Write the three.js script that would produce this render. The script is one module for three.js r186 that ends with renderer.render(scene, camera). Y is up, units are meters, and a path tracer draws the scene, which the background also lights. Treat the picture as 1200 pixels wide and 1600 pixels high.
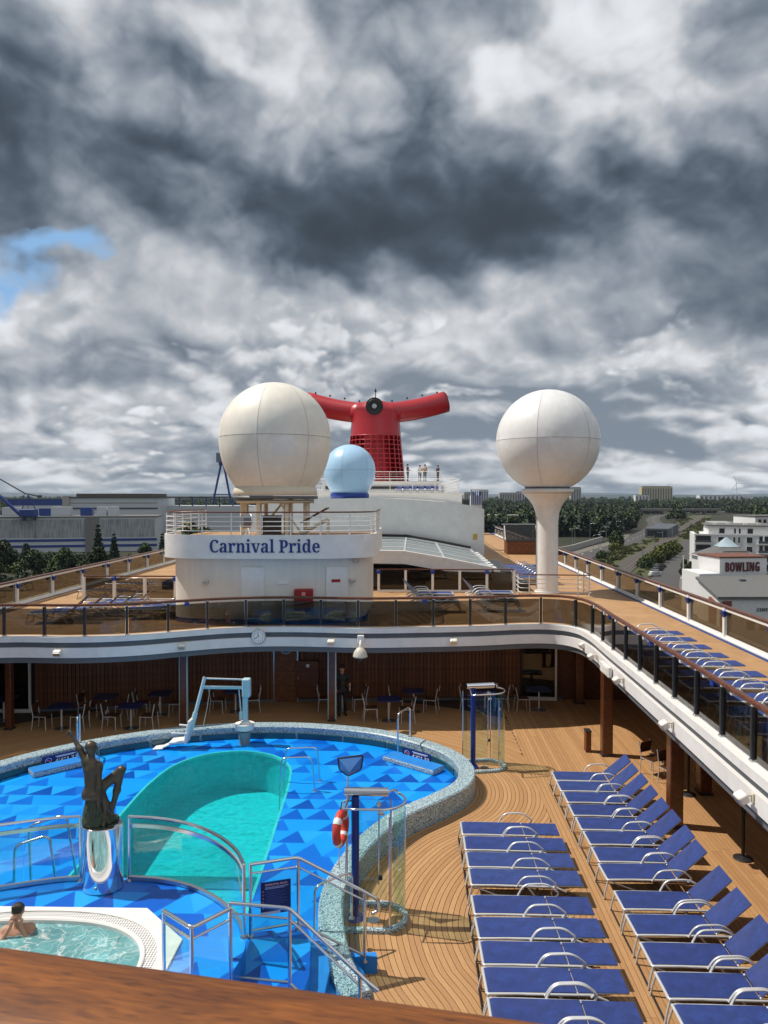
import * as THREE from 'three';
import { mergeGeometries, mergeVertices } from 'three/addons/utils/BufferGeometryUtils.js';
import { RoundedBoxGeometry } from 'three/addons/geometries/RoundedBoxGeometry.js';
import { TextGeometry } from 'three/addons/geometries/TextGeometry.js';
import { FontLoader } from 'three/addons/loaders/FontLoader.js';
import { ImprovedNoise } from 'three/addons/math/ImprovedNoise.js';

// ---------- camera, sun, exposure ----------
const scene = new THREE.Scene();
const camera = new THREE.PerspectiveCamera(69.42, 0.75, 0.05, 40000);
camera.position.set(0, 7.5, 0);
camera.rotation.order = 'YXZ';
camera.rotation.set(-0.0208, 0.0364, 0);
camera.focus = 22; camera.userData.fStop = 20;
const renderer = new THREE.WebGLRenderer({ antialias: true });
renderer.toneMapping = THREE.LinearToneMapping;
renderer.toneMappingExposure = 1.12;
renderer.shadowMap.enabled = true;
const sunDir = new THREE.Vector3(-0.53, 0.84, -0.1).normalize();
const sun = new THREE.DirectionalLight(0xfff6ea, 4.2);
sun.position.copy(sunDir).multiplyScalar(120).add(new THREE.Vector3(-3, 0, -40));
sun.target.position.set(-3, 0, -40);
sun.castShadow = true; sun.shadow.mapSize.set(4096, 4096);
Object.assign(sun.shadow.camera, { left: -90, right: 90, top: 90, bottom: -90, near: 1, far: 400 });
sun.name = 'sun'; scene.add(sun, sun.target);

// ---------- the cloudy sky, computed for every direction ----------
const PERM = new Uint8Array(512);
{ let s = 7; const a = [...Array(256).keys()]; for (let i = 255; i > 0; i--) { s = (s * 1103515245 + 12345) & 0x7fffffff; const j = s % (i + 1); [a[i], a[j]] = [a[j], a[i]]; } for (let i = 0; i < 512; i++) PERM[i] = a[i & 255]; }
const GX = new Float32Array(256), GY = new Float32Array(256);
for (let i = 0; i < 256; i++) { GX[i] = Math.cos(i * 2.399963); GY[i] = Math.sin(i * 2.399963); }
function n2(x, y) {
  const ix = Math.floor(x), iy = Math.floor(y), fx = x - ix, fy = y - iy, X = ix & 255, Y = iy & 255;
  const u = fx * fx * fx * (fx * (fx * 6 - 15) + 10), v = fy * fy * fy * (fy * (fy * 6 - 15) + 10);
  const a = PERM[PERM[X] + Y], b = PERM[PERM[X + 1] + Y], c = PERM[PERM[X] + Y + 1], d = PERM[PERM[X + 1] + Y + 1];
  const p = GX[a] * fx + GY[a] * fy, q = GX[b] * (fx - 1) + GY[b] * fy, r = GX[c] * fx + GY[c] * (fy - 1), t = GX[d] * (fx - 1) + GY[d] * (fy - 1);
  return 1.5 * (p + u * (q - p) + v * (r - p + u * (p - q - r + t)));
}
function fbm(x, y, o) { let s = 0, a = 0.5; for (let i = 0; i < o; i++) { s += a * n2(x, y); x = x * 2.03 + 17.3; y = y * 2.03 - 9.1; a *= 0.5; } return s; }
function billow(x, y, o, gain = 0.5) { let s = 0, a = 0.5; for (let i = 0; i < o; i++) { s += a * (2.4 * Math.abs(n2(x, y)) - 0.35); x = x * 1.97 + 5.7; y = y * 1.97 + 31.4; a *= gain; } return s; }
// cloud masses: azimuth and height in degrees, half widths, darkness (-) or brightness (+)
const MASSES = [
  [-1, 19, 13.5, 4, -0.33], [2, 26, 9, 5, -0.15], [-30, 24, 8, 5, -0.31], [22, 19, 7, 4.4, -0.24], [-16, 20, 8, 2.4, -0.12], [11, 21, 6, 3.6, -0.13],
  [13.5, 28, 3.6, 5, 0.24], [15, 22.5, 2, 2.2, 0.14], [18.5, 36, 10, 5, 0.16], [-14, 29, 4, 4, 0.17], [-26, 36, 9, 4, 0.08], [0, 37, 14, 4, -0.1], [25, 28, 6, 4, -0.1],
  [-8, 13.6, 20, 2.2, 0.13], [-26, 11, 9, 4, 0.1], [22, 12.4, 8, 2.0, -0.18], [8, 13.5, 8, 2.4, 0.08], [-6, 18, 7, 2.8, -0.13], [3, 4.8, 8, 2.6, -0.05], [15, 7, 8, 1.6, -0.09], [17, 10, 8, 1.3, 0.14],
  [-21, 11, 4, 1.8, -0.18], [-16, 7.5, 12, 2, 0.02], [26, 5.5, 4, 1.5, 0.24], [-22, 7.2, 6, 1.1, 0.14], [-25, 4, 9, 1.2, 0.1], [22, 2, 12, 1, 0.16], [16, 4.2, 7, 0.9, -0.08], [-11, 5.4, 6, 1.2, -0.06],
];
const HOLES = [[-29.6, 15.2, 3.2, 2.0, 1.15], [-25.6, 17.6, 2.4, 0.8, 0.75], [-33.5, 14, 3, 2, 0.8]];
function makeSky(W) {
  const Hh = W / 2, data = new Float32Array(W * Hh * 4), DEG = 180 / Math.PI, cell = W / 4096;
  for (let row = 0; row < Hh; row++) {
    const el = ((row + 0.5) / Hh - 0.5) * Math.PI, y = Math.sin(el), ce = Math.cos(el), e = el * DEG;
    for (let col = 0; col < W; col++) {
      const o = (row * W + col) * 4; data[o + 3] = 1;
      if (e < -0.5) { data[o] = 0.2; data[o + 1] = 0.22; data[o + 2] = 0.24; continue; }
      const th = ((col + 0.5) / W - 0.5) * 2 * Math.PI, x = Math.cos(th) * ce, z = Math.sin(th) * ce;
      let az = Math.atan2(x, -z) * DEG;
      const k = 1 / (Math.max(y, 0) + 0.2), px = x * k, pz = z * k;
      // ragged outlines: the masses are looked up at a place pushed about by noise; seen from the side up to 40 degrees, from below above that
      const ua = Math.abs(((az + 630) % 360) - 180), ev = Math.max(e, 0), over = Math.min(1, Math.max(0, (e - 38) / 14));
      const A = ua / 12, E = ev / 9.5, mixed = (f) => (over < 1 ? (1 - over) * f(A, E) : 0) + (over > 0 ? over * f(px * 2.2, pz * 2.2) : 0);
      const wx = mixed((x, y) => fbm(x * 0.5 + 3, y * 0.6 + 8, 3)), wy = mixed((x, y) => fbm(x * 0.5 - 11, y * 0.6 + 41, 3));
      const fx = mixed((x, y) => fbm(x * 1.7 + 31, y * 1.7 - 8, 4)), fy = mixed((x, y) => fbm(x * 1.7 - 3, y * 1.7 + 71, 4));
      const wob = 3.0 + 0.22 * e;
      const a2 = az + (wx * 2.0 + fx * 0.75) * wob, e2 = e + (wy * 0.85 + fy * 0.5) * Math.min(wob, 2.0 + 0.12 * e);
      let b = 0, hole = 0;
      for (const [ma, me, sa, se, amp] of MASSES) {
        const da = (a2 - ma) / sa, de = (e2 - me) / se, q = da * da + de * de;
        if (q < 9) b += amp * Math.exp(-0.8 * q);
      }
      // the same kind of weather goes on all round, outside the masses listed
      const far = Math.min(1, Math.max(0, (Math.abs(az) - 34) / 14) + Math.max(0, (e - 38) / 14));
      if (far > 0) b += far * (0.62 * fbm(px * 0.75 + 40, pz * 0.75 - 7, 3) - 0.02);
      for (const [ma, me, sa, se, amp] of HOLES) { const da = (az + fx * 4 + wx * 2 - ma) / sa, de = (e + fy * 2.4 - me) / se; hole += amp * Math.exp(-(da * da + de * de)); }
      // relief: heaped puffs, lit from the sun's side; low clouds are seen from the side in layers, high ones from below
      const low = Math.min(1, Math.max(0, 1.45 - e / 14.5));
      const U = ua * 0.105 + wx * 0.12, Vv = 2.0 * Math.log(ev + 5) + wy * 0.12;
      let heapS = 0, d0 = 0.1;
      if (low > 0) {
        heapS = 0.38 * fbm(U * 1.6 + 50, Vv * 1.8, 6) + 0.22 * (billow(U * 1.6, Vv * 2.2 + 9, 4, 0.47) - 0.12);
        for (let l = 0; l < 4; l++) {
          const k = 1 + 0.3 * (3 - l), u = U * k + l * 13.7, v = Vv * k + l * 5.3;
          const base = 1.0 * fbm(u * 0.55 + 2, v * 0.7 + 7, 2), bl = billow(u * 0.95 + 0.12 * fx, v * 1.15 + 0.12 * fy, 6, 0.47), den = base + 0.8 * bl;
          const up = billow(u * 0.95 + 0.09 + 0.12 * fx, v * 1.15 + 0.15 + 0.12 * fy, 5, 0.47), al = Math.min(1, Math.max(0, (den - 0.06 + 0.03 * l) / 0.2));
          const sh = 0.05 - 0.035 * l + 0.46 * (bl - up) + 0.14 * (bl - 0.15) - 0.2 * base;
          heapS += (sh - heapS) * al * al * (3 - 2 * al); if (l === 2) d0 = bl;
        }
      }
      const soft = mixed((x, y) => fbm(x * 1.3 + 5, y * 1.5, 6)), heap = mixed((x, y) => billow(x * 0.85 + 7 + 0.1 * fx, y * 0.95 + 0.1 * fy, 6, 0.47)), heap2 = mixed((x, y) => billow(x * 0.85 + 7.07 + 0.1 * fx, y * 0.95 + 0.09 + 0.1 * fy, 5, 0.47));
      let S = 0.65 - 0.02 * low + b + low * (heapS < 0 ? 0.6 * heapS : heapS) + (1 - low) * (0.09 * soft + 0.14 * (heap - 0.12) + 0.26 * (heap - heap2));
      S += 0.05 * fbm(px * 0.8 + 60, pz * 0.8, 3);
      S = S < 0.42 ? 0.42 - 0.16 * (1 - Math.exp(-(0.42 - S) / 0.16)) : S > 0.78 ? 0.78 + 0.13 * (1 - Math.exp(-(S - 0.78) / 0.13)) : S;
      if (e < 11) { const f = 0.55 - 0.04 * Math.max(0, e - 8), w = 0.1; if (S < f) S = f - w * (1 - Math.exp(-(f - S) / w)); }
      const L = Math.pow(S, 2.3), cool = Math.min(1, Math.max(0, (0.75 - S) / 0.4));
      let r = L * (0.98 - 0.23 * cool), gg = L * (1.01 - 0.01 * cool), bb = L * (1.06 + 0.27 * cool);
      const lowBlue = Math.max(0, 1 - e / 11) * cool * 0.25; r *= 1 - 0.2 * lowBlue; bb *= 1 + 0.16 * lowBlue;
      const h = hole < 0.12 ? 0 : Math.min(1, Math.max(0, (hole - 0.32 - 0.7 * (d0 - 0.12) - 0.5 * soft - 0.3 * fx) * 2.0));
      r += h * (0.24 - r); gg += h * (0.43 - gg); bb += h * (0.7 - bb);
      data[o] = r; data[o + 1] = gg; data[o + 2] = bb;
    }
  }
  const t = new THREE.DataTexture(data, W, Hh, THREE.RGBAFormat, THREE.FloatType);
  t.mapping = THREE.EquirectangularReflectionMapping; t.magFilter = THREE.LinearFilter; t.minFilter = THREE.LinearFilter; t.needsUpdate = true;
  return t;
}
const sky = makeSky(4096);
scene.background = sky; scene.environment = sky;

// ---------- helpers ----------
let SEED = 12345;
const rnd = () => { SEED = (SEED + 0x6d2b79f5) | 0; let t = Math.imul(SEED ^ (SEED >>> 15), 1 | SEED); t = (t + Math.imul(t ^ (t >>> 7), 61 | t)) ^ t; return ((t ^ (t >>> 14)) >>> 0) / 4294967296; };
const rr = (a, b) => a + (b - a) * rnd();
const V = (x, y, z) => new THREE.Vector3(x, y, z);
const taken = {};
function numbered(name) { const n = taken[name] = (taken[name] ?? -1) + 1; return n ? name + '_' + String(n).padStart(3, '0') : name; }
function clean(g) {
  g = g.index ? g.toNonIndexed() : g;
  for (const k of Object.keys(g.attributes)) if (!['position', 'normal', 'uv', 'color'].includes(k)) g.deleteAttribute(k);
  if (!g.attributes.normal) g.computeVertexNormals();
  if (!g.attributes.uv) g.setAttribute('uv', new THREE.BufferAttribute(new Float32Array(g.attributes.position.count * 2), 2));
  g.morphAttributes = {};
  return g;
}
const join = (gs) => { gs = gs.map(clean); return gs.length > 1 ? mergeGeometries(gs) : gs[0]; };
function boxUV(g) {                                               // uv in metres from the object's own axes
  const p = g.attributes.position, uv = new Float32Array(p.count * 2), a = V(), b = V(), c = V();
  for (let i = 0; i < p.count; i += 3) {
    a.fromBufferAttribute(p, i); b.fromBufferAttribute(p, i + 1).sub(a); c.fromBufferAttribute(p, i + 2).sub(a);
    const n = b.cross(c), x = Math.abs(n.x), y = Math.abs(n.y), z = Math.abs(n.z);
    for (let k = 0; k < 3; k++) {
      const X = p.getX(i + k), Y = p.getY(i + k), Z = p.getZ(i + k), o = (i + k) * 2;
      if (y >= x && y >= z) { uv[o] = X; uv[o + 1] = Z; } else if (x >= z) { uv[o] = Z; uv[o + 1] = Y; } else { uv[o] = X; uv[o + 1] = Y; }
    }
  }
  g.setAttribute('uv', new THREE.BufferAttribute(uv, 2));
  return g;
}
function mesh(name, gs, mat, parent) {
  const g = join([].concat(gs));
  if (mat.userData.metres) boxUV(g);
  const m = new THREE.Mesh(g, mat); m.castShadow = m.receiveShadow = true;
  if (parent) { m.name = name; parent.add(m); } else { m.name = numbered(name); scene.add(m); }
  return m;
}
function share(name, g, mat, parent, x = 0, y = 0, z = 0, ry = 0) {   // a piece that shares its geometry with alike pieces
  const m = new THREE.Mesh(g, mat); m.castShadow = m.receiveShadow = true; m.name = name; m.position.set(x, y, z); m.rotation.y = ry; parent.add(m); return m;
}
function tag(o, label, category, group) { o.userData.label = label; o.userData.category = category; if (group) o.userData.group = group; return o; }
function thing(name, label, category, [x, y, z] = [0, 0, 0], turn = 0, group) {
  const o = new THREE.Group(); o.name = numbered(name); o.position.set(x, y, z); o.rotation.y = turn; scene.add(o); return tag(o, label, category, group);
}
function copy(o, label, [x, y, z], turn = 0, group) {
  const c = o.clone(); c.name = numbered(o.name.replace(/_\d{3}$/, '')); c.userData = { ...o.userData, label }; if (group) c.userData.group = group;
  c.position.set(x, y, z); c.rotation.y = turn; scene.add(c); return c;
}
function structure(o) { o.userData.kind = 'structure'; return o; }
const bx = (w, h, d, x = 0, y = 0, z = 0, ry = 0) => new THREE.BoxGeometry(w, h, d).rotateY(ry).translate(x, y, z);
const rb = (w, h, d, x = 0, y = 0, z = 0, r = 0.02, ry = 0) => new RoundedBoxGeometry(w, h, d, 2, Math.min(r, w / 2.01, h / 2.01, d / 2.01)).rotateY(ry).translate(x, y, z);
const cy = (r1, r2, h, x = 0, y = 0, z = 0, s = 16) => new THREE.CylinderGeometry(r1, r2, h, s).translate(x, y + h / 2, z);   // stands on y
const lathe = (pts, s = 24) => new THREE.LatheGeometry(pts.map(([r, y]) => new THREE.Vector2(r, y)), s);
function bends(pts, r = 0.08, n = 5) {                            // a polyline with rounded corners
  const P = pts.map((p) => p.isVector3 ? p : V(...p)), out = [P[0].clone()];
  for (let i = 1; i < P.length - 1; i++) {
    const a = P[i - 1], b = P[i], c = P[i + 1], d1 = a.clone().sub(b), d2 = c.clone().sub(b), k = Math.min(r, d1.length() * 0.48, d2.length() * 0.48);
    const p = b.clone().addScaledVector(d1.normalize(), k), q = b.clone().addScaledVector(d2.normalize(), k);
    for (let j = 0; j <= n; j++) { const t = j / n; out.push(p.clone().multiplyScalar((1 - t) * (1 - t)).addScaledVector(b, 2 * t * (1 - t)).addScaledVector(q, t * t)); }
  }
  out.push(P[P.length - 1].clone()); return out;
}
function tube(pts, r, seg = 8, flat = 1) {                        // a pipe along points; r may be a function of 0..1
  const P = pts.map((p) => p.isVector3 ? p : V(...p)), n = P.length, pos = [], idx = [], rad = typeof r === 'function' ? r : () => r;
  let N = V(0, 1, 0), prev = null;
  for (let i = 0; i < n; i++) {
    const t = P[Math.min(i + 1, n - 1)].clone().sub(P[Math.max(i - 1, 0)]).normalize();
    if (!prev) { if (Math.abs(t.y) > 0.9) N.set(1, 0, 0); } 
    N.addScaledVector(t, -N.dot(t)).normalize(); prev = t;
    const B = t.clone().cross(N), R = rad(i / (n - 1));
    for (let j = 0; j < seg; j++) { const a = j / seg * 2 * Math.PI, c = Math.cos(a) * R * flat, s = Math.sin(a) * R; pos.push(P[i].x + N.x * c + B.x * s, P[i].y + N.y * c + B.y * s, P[i].z + N.z * c + B.z * s); }
  }
  for (let i = 0; i < n - 1; i++) for (let j = 0; j < seg; j++) { const a = i * seg + j, b = i * seg + (j + 1) % seg; idx.push(a, b, a + seg, b, b + seg, a + seg); }
  pos.push(P[0].x, P[0].y, P[0].z, P[n - 1].x, P[n - 1].y, P[n - 1].z);
  for (let j = 0; j < seg; j++) { idx.push(n * seg, (j + 1) % seg, j, n * seg + 1, (n - 1) * seg + j, (n - 1) * seg + (j + 1) % seg); }
  const g = new THREE.BufferGeometry(); g.setAttribute('position', new THREE.Float32BufferAttribute(pos, 3)); g.setIndex(idx); g.computeVertexNormals(); return g;
}
function smooth(pts, step = 0.15, closed = false) {               // a dense smooth line through [x, z] points
  const c = new THREE.CatmullRomCurve3(pts.map(([x, z]) => V(x, 0, z)), closed, 'centripetal'), n = Math.max(4, Math.round(c.getLength() / step));
  const out = c.getSpacedPoints(n).map((p) => [p.x, p.z]); if (closed) out.pop(); return out;
}
function normals(path, closed) {                                  // to the right of travel seen from above
  const n = path.length;
  return path.map((_, i) => { const a = path[closed ? (i + n - 1) % n : Math.max(i - 1, 0)], b = path[closed ? (i + 1) % n : Math.min(i + 1, n - 1)], dx = b[0] - a[0], dz = b[1] - a[1], l = Math.hypot(dx, dz) || 1; return [-dz / l, dx / l]; });
}
const offset = (path, d, closed) => { const N = normals(path, closed); return path.map(([x, z], i) => [x + N[i][0] * d, z + N[i][1] * d]); };
function sweep(path, profile, closedPath = false, closedProfile = true) {   // profile: [offset to the right, y]
  const N = normals(path, closedPath), n = path.length, gs = [], segs = profile.length - (closedProfile ? 0 : 1), len = [0];
  for (let i = 1; i <= n; i++) { const a = path[i - 1], b = path[i % n]; len.push(len[i - 1] + Math.hypot(b[0] - a[0], b[1] - a[1])); }
  let v = 0; const m = closedPath ? n + 1 : n;
  for (let j = 0; j < segs; j++) {
    const [o1, y1] = profile[j], [o2, y2] = profile[(j + 1) % profile.length], w = Math.hypot(o2 - o1, y2 - y1), pos = [], uv = [], idx = [];
    for (let i = 0; i < m; i++) { const k = i % n, [x, z] = path[k], [nx, nz] = N[k]; pos.push(x + nx * o1, y1, z + nz * o1, x + nx * o2, y2, z + nz * o2); uv.push(len[i], v, len[i], v + w); if (i < m - 1) { const q = i * 2; idx.push(q, q + 2, q + 1, q + 1, q + 2, q + 3); } }
    v += w;
    const g = new THREE.BufferGeometry(); g.setAttribute('position', new THREE.Float32BufferAttribute(pos, 3)); g.setAttribute('uv', new THREE.Float32BufferAttribute(uv, 2)); g.setIndex(idx); g.computeVertexNormals(); gs.push(g);
  }
  if (!closedPath && closedProfile) for (const k of [0, n - 1]) {
    const tri = THREE.ShapeUtils.triangulateShape(profile.map(([a, b]) => new THREE.Vector2(a, b)), []), pos = [], [x, z] = path[k], [nx, nz] = N[k];
    for (const t of tri) for (const i of t) pos.push(x + nx * profile[i][0], profile[i][1], z + nz * profile[i][0]);
    const g = new THREE.BufferGeometry(); g.setAttribute('position', new THREE.Float32BufferAttribute(pos, 3)); g.computeVertexNormals(); gs.push(g);
  }
  return join(gs);
}
function along(path, s) { let i = 0; while (i < path.length - 2) { const d = Math.hypot(path[i + 1][0] - path[i][0], path[i + 1][1] - path[i][1]); if (s <= d) break; s -= d; i++; } const a = path[i], b = path[i + 1], d = Math.hypot(b[0] - a[0], b[1] - a[1]), t = s / d; return { x: a[0] + (b[0] - a[0]) * t, z: a[1] + (b[1] - a[1]) * t, a: Math.atan2(-(b[1] - a[1]), b[0] - a[0]) }; }
const lengthOf = (path) => path.reduce((s, p, i) => i ? s + Math.hypot(p[0] - path[i - 1][0], p[1] - path[i - 1][1]) : 0, 0);
function part(path, s0, s1) { const out = []; const n = Math.max(1, Math.ceil((s1 - s0) / 0.2)); for (let i = 0; i <= n; i++) { const p = along(path, s0 + (s1 - s0) * i / n); out.push([p.x, p.z]); } return out; }
const rectProf = (o1, o2, y1, y2) => [[o1, y1], [o1, y2], [o2, y2], [o2, y1]];
function slab(pts, y0, y1, holes = []) {                          // a plate with outline [x, z] between two heights
  const sh = new THREE.Shape(pts.map(([x, z]) => new THREE.Vector2(x, -z)));
  for (const h of holes) sh.holes.push(new THREE.Path(h.map(([x, z]) => new THREE.Vector2(x, -z))));
  return new THREE.ExtrudeGeometry(sh, { depth: y1 - y0, bevelEnabled: false }).rotateX(-Math.PI / 2).translate(0, y0, 0);
}
function sheet(pts, y, holes = []) {
  const sh = new THREE.Shape(pts.map(([x, z]) => new THREE.Vector2(x, -z)));
  for (const h of holes) sh.holes.push(new THREE.Path(h.map(([x, z]) => new THREE.Vector2(x, -z))));
  return new THREE.ShapeGeometry(sh).rotateX(-Math.PI / 2).translate(0, y, 0);
}
// A body from tapered bones: [ax,ay,az, bx,by,bz, ra, rb, colour]; meshed by surface nets on a grid of the given cell.
function blob(bones, cell, k = 0.03, bump) {
  const lo = V(1e9, 1e9, 1e9), hi = V(-1e9, -1e9, -1e9);
  for (const b of bones) { const r = Math.max(b[6], b[7]) + cell * 2.5 + k; for (const [x, y, z] of [[b[0], b[1], b[2]], [b[3], b[4], b[5]]]) { lo.min(V(x - r, y - r, z - r)); hi.max(V(x + r, y + r, z + r)); } }
  const nx = Math.ceil((hi.x - lo.x) / cell) + 1, ny = Math.ceil((hi.y - lo.y) / cell) + 1, nz = Math.ceil((hi.z - lo.z) / cell) + 1, F = new Float32Array(nx * ny * nz).fill(1e3);
  const bone = (b, x, y, z) => { const dx = b[3] - b[0], dy = b[4] - b[1], dz = b[5] - b[2], l = dx * dx + dy * dy + dz * dz || 1e-9, t = Math.min(1, Math.max(0, ((x - b[0]) * dx + (y - b[1]) * dy + (z - b[2]) * dz) / l)); return Math.hypot(x - b[0] - dx * t, y - b[1] - dy * t, z - b[2] - dz * t) - (b[6] + (b[7] - b[6]) * t); };
  for (const b of bones) {
    const R = Math.max(b[6], b[7]) + k + cell * 2.2;
    const i0 = Math.max(0, Math.floor((Math.min(b[0], b[3]) - R - lo.x) / cell)), i1 = Math.min(nx - 1, Math.ceil((Math.max(b[0], b[3]) + R - lo.x) / cell)), j0 = Math.max(0, Math.floor((Math.min(b[1], b[4]) - R - lo.y) / cell)), j1 = Math.min(ny - 1, Math.ceil((Math.max(b[1], b[4]) + R - lo.y) / cell)), k0 = Math.max(0, Math.floor((Math.min(b[2], b[5]) - R - lo.z) / cell)), k1 = Math.min(nz - 1, Math.ceil((Math.max(b[2], b[5]) + R - lo.z) / cell));
    const kk = b[9] ?? k;
    for (let q = k0; q <= k1; q++) for (let j = j0; j <= j1; j++) for (let i = i0; i <= i1; i++) {
      const o = (q * ny + j) * nx + i, d = bone(b, lo.x + i * cell, lo.y + j * cell, lo.z + q * cell), f = F[o];
      if (f > 900) F[o] = d; else { const h = Math.max(kk - Math.abs(f - d), 0) / kk; F[o] = Math.min(f, d) - h * h * kk * 0.25; }
    }
  }
  if (bump) for (let q = 0; q < nz; q++) for (let j = 0; j < ny; j++) for (let i = 0; i < nx; i++) { const o = (q * ny + j) * nx + i; if (F[o] < 0.2) F[o] += bump(lo.x + i * cell, lo.y + j * cell, lo.z + q * cell); }
  const id = new Int32Array(nx * ny * nz).fill(-1), pos = [], col = [], idx = [], E = [[0, 1], [0, 2], [0, 4], [1, 3], [1, 5], [2, 3], [2, 6], [3, 7], [4, 5], [4, 6], [5, 7], [6, 7]];
  const at = (i, j, q) => (q * ny + j) * nx + i;
  for (let q = 0; q < nz - 1; q++) for (let j = 0; j < ny - 1; j++) for (let i = 0; i < nx - 1; i++) {
    const v = []; let m = 0;
    for (let c = 0; c < 8; c++) { v[c] = F[at(i + (c & 1), j + (c >> 1 & 1), q + (c >> 2))]; if (v[c] < 0) m |= 1 << c; }
    if (m === 0 || m === 255) continue;
    let x = 0, y = 0, z = 0, n = 0;
    for (const [a, b] of E) if ((v[a] < 0) !== (v[b] < 0)) { const t = v[a] / (v[a] - v[b]); x += (a & 1) + ((b & 1) - (a & 1)) * t; y += (a >> 1 & 1) + ((b >> 1 & 1) - (a >> 1 & 1)) * t; z += (a >> 2) + ((b >> 2) - (a >> 2)) * t; n++; }
    id[at(i, j, q)] = pos.length / 3;
    const X = lo.x + (i + x / n) * cell, Y = lo.y + (j + y / n) * cell, Z = lo.z + (q + z / n) * cell; pos.push(X, Y, Z);
    let best = 1e9, bc = [1, 1, 1]; for (const b of bones) if (b[8]) { const d = bone(b, X, Y, Z); if (d < best) { best = d; bc = b[8]; } } col.push(...bc);
  }
  for (let q = 1; q < nz - 1; q++) for (let j = 1; j < ny - 1; j++) for (let i = 1; i < nx - 1; i++) {
    const s = F[at(i, j, q)] < 0;
    const quad = (a, b, c, d, flip) => { if (a < 0 || b < 0 || c < 0 || d < 0) return; flip ? idx.push(a, c, b, a, d, c) : idx.push(a, b, c, a, c, d); };
    if (s !== F[at(i + 1, j, q)] < 0) quad(id[at(i, j - 1, q - 1)], id[at(i, j, q - 1)], id[at(i, j, q)], id[at(i, j - 1, q)], !s);
    if (s !== F[at(i, j + 1, q)] < 0) quad(id[at(i - 1, j, q - 1)], id[at(i - 1, j, q)], id[at(i, j, q)], id[at(i, j, q - 1)], !s);
    if (s !== F[at(i, j, q + 1)] < 0) quad(id[at(i - 1, j - 1, q)], id[at(i, j - 1, q)], id[at(i, j, q)], id[at(i - 1, j, q)], !s);
  }
  const g = new THREE.BufferGeometry(); g.setAttribute('position', new THREE.Float32BufferAttribute(pos, 3)); g.setAttribute('color', new THREE.Float32BufferAttribute(col, 3)); g.setIndex(idx); g.computeVertexNormals(); return g;
}

// ---------- textures and materials ----------
function tex(w, h, fn, repeatMetres, srgb = true) {
  const d = new Uint8Array(w * h * 4);
  for (let y = 0; y < h; y++) for (let x = 0; x < w; x++) { const c = fn(x / w, y / h, x, y).map((q) => Math.min(1, Math.max(0, q))), o = (y * w + x) * 4; d[o] = c[0] * 255; d[o + 1] = c[1] * 255; d[o + 2] = c[2] * 255; d[o + 3] = 255; }
  const t = new THREE.DataTexture(d, w, h, THREE.RGBAFormat); t.wrapS = t.wrapT = THREE.RepeatWrapping; t.magFilter = THREE.LinearFilter; t.minFilter = THREE.LinearMipmapLinearFilter; t.generateMipmaps = true;
  if (srgb) t.colorSpace = THREE.SRGBColorSpace;
  t.repeat.set(1 / repeatMetres, 1 / repeatMetres); t.needsUpdate = true; return t;
}
const tile = (f, p) => (u, v) => { const a = f(u * p, v * p), b = f((u - 1) * p, v * p), c = f(u * p, (v - 1) * p), d = f((u - 1) * p, (v - 1) * p); return (a * (1 - u) + b * u) * (1 - v) + (c * (1 - u) + d * u) * v; };
const H2 = (x, y) => { let h = Math.imul(x | 0, 374761393) + Math.imul(y | 0, 668265263); h = Math.imul(h ^ (h >>> 13), 1274126177); return ((h ^ (h >>> 16)) >>> 0) / 4294967296; };
const mott1 = tile((x, y) => fbm(x, y, 5), 5), mott2 = tile((x, y) => fbm(x + 40, y, 4), 14);
const mottleMap = tex(512, 512, (u, v, x, y) => { const s = 0.965 + 0.06 * mott1(u, v) + 0.04 * mott2(u, v) + 0.02 * (H2(x, y) - 0.5); return [s, s * 0.998, s * 0.992]; }, 3.1);
const dirtMap = tex(512, 512, (u, v, x, y) => { const run = fbm(u * 26, v * 1.4 + 3, 3), s = 0.955 + 0.06 * mott1(u, v) + 0.04 * run * (0.5 + 0.5 * Math.sin(v * 6.283)) + 0.02 * (H2(x, y) - 0.5); return [s, s * 0.99, s * 0.965]; }, 4.3);
const deckMap = tex(1024, 1024, (u, v, x, y) => { const m = mott1(u, v), w = mott2(u, v), s = 0.88 + 0.15 * m + 0.1 * w + 0.09 * (H2(x, y) - 0.5); return [s, s * (0.985 + 0.03 * w), s * (0.97 + 0.05 * m)]; }, 5.3);
const grainMap = tex(256, 1024, (u, v, x, y) => { const s = 0.93 + 0.06 * fbm(u * 34, v * 3.1, 4) + 0.05 * fbm(u * 90 + 7, v * 8, 2) + 0.05 * (H2(x, y) - 0.5); return [s, s * 0.97, s * 0.93]; }, 1.3);
const woodMap = tex(512, 512, (u, v, x, y) => { const a = fbm(u * 5 + 2, v * 60, 5), b = fbm(u * 22 + 9, v * 240, 3), c = fbm(u * 2, v * 7, 3); const s = 0.74 + 0.42 * a + 0.22 * b + 0.22 * c; const d = Math.max(0, Math.min(1, s)); return [d, d * (0.93 + 0.1 * c), d * (0.84 + 0.14 * c)]; }, 0.55);
const weaveBump = tex(128, 128, (u, v) => { const a = Math.sin(u * 64 * Math.PI), b = Math.sin(v * 64 * Math.PI), s = 0.5 + 0.25 * a + 0.25 * b; return [s, s, s]; }, 0.12, false);
const slingMap = tex(256, 256, (u, v, x, y) => { const s = 0.88 + 0.2 * mott1(u, v) + 0.14 * mott2(u, v) + 0.08 * (H2(x >> 1, y >> 1) - 0.5); return [s, s, s]; }, 0.9);
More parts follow.
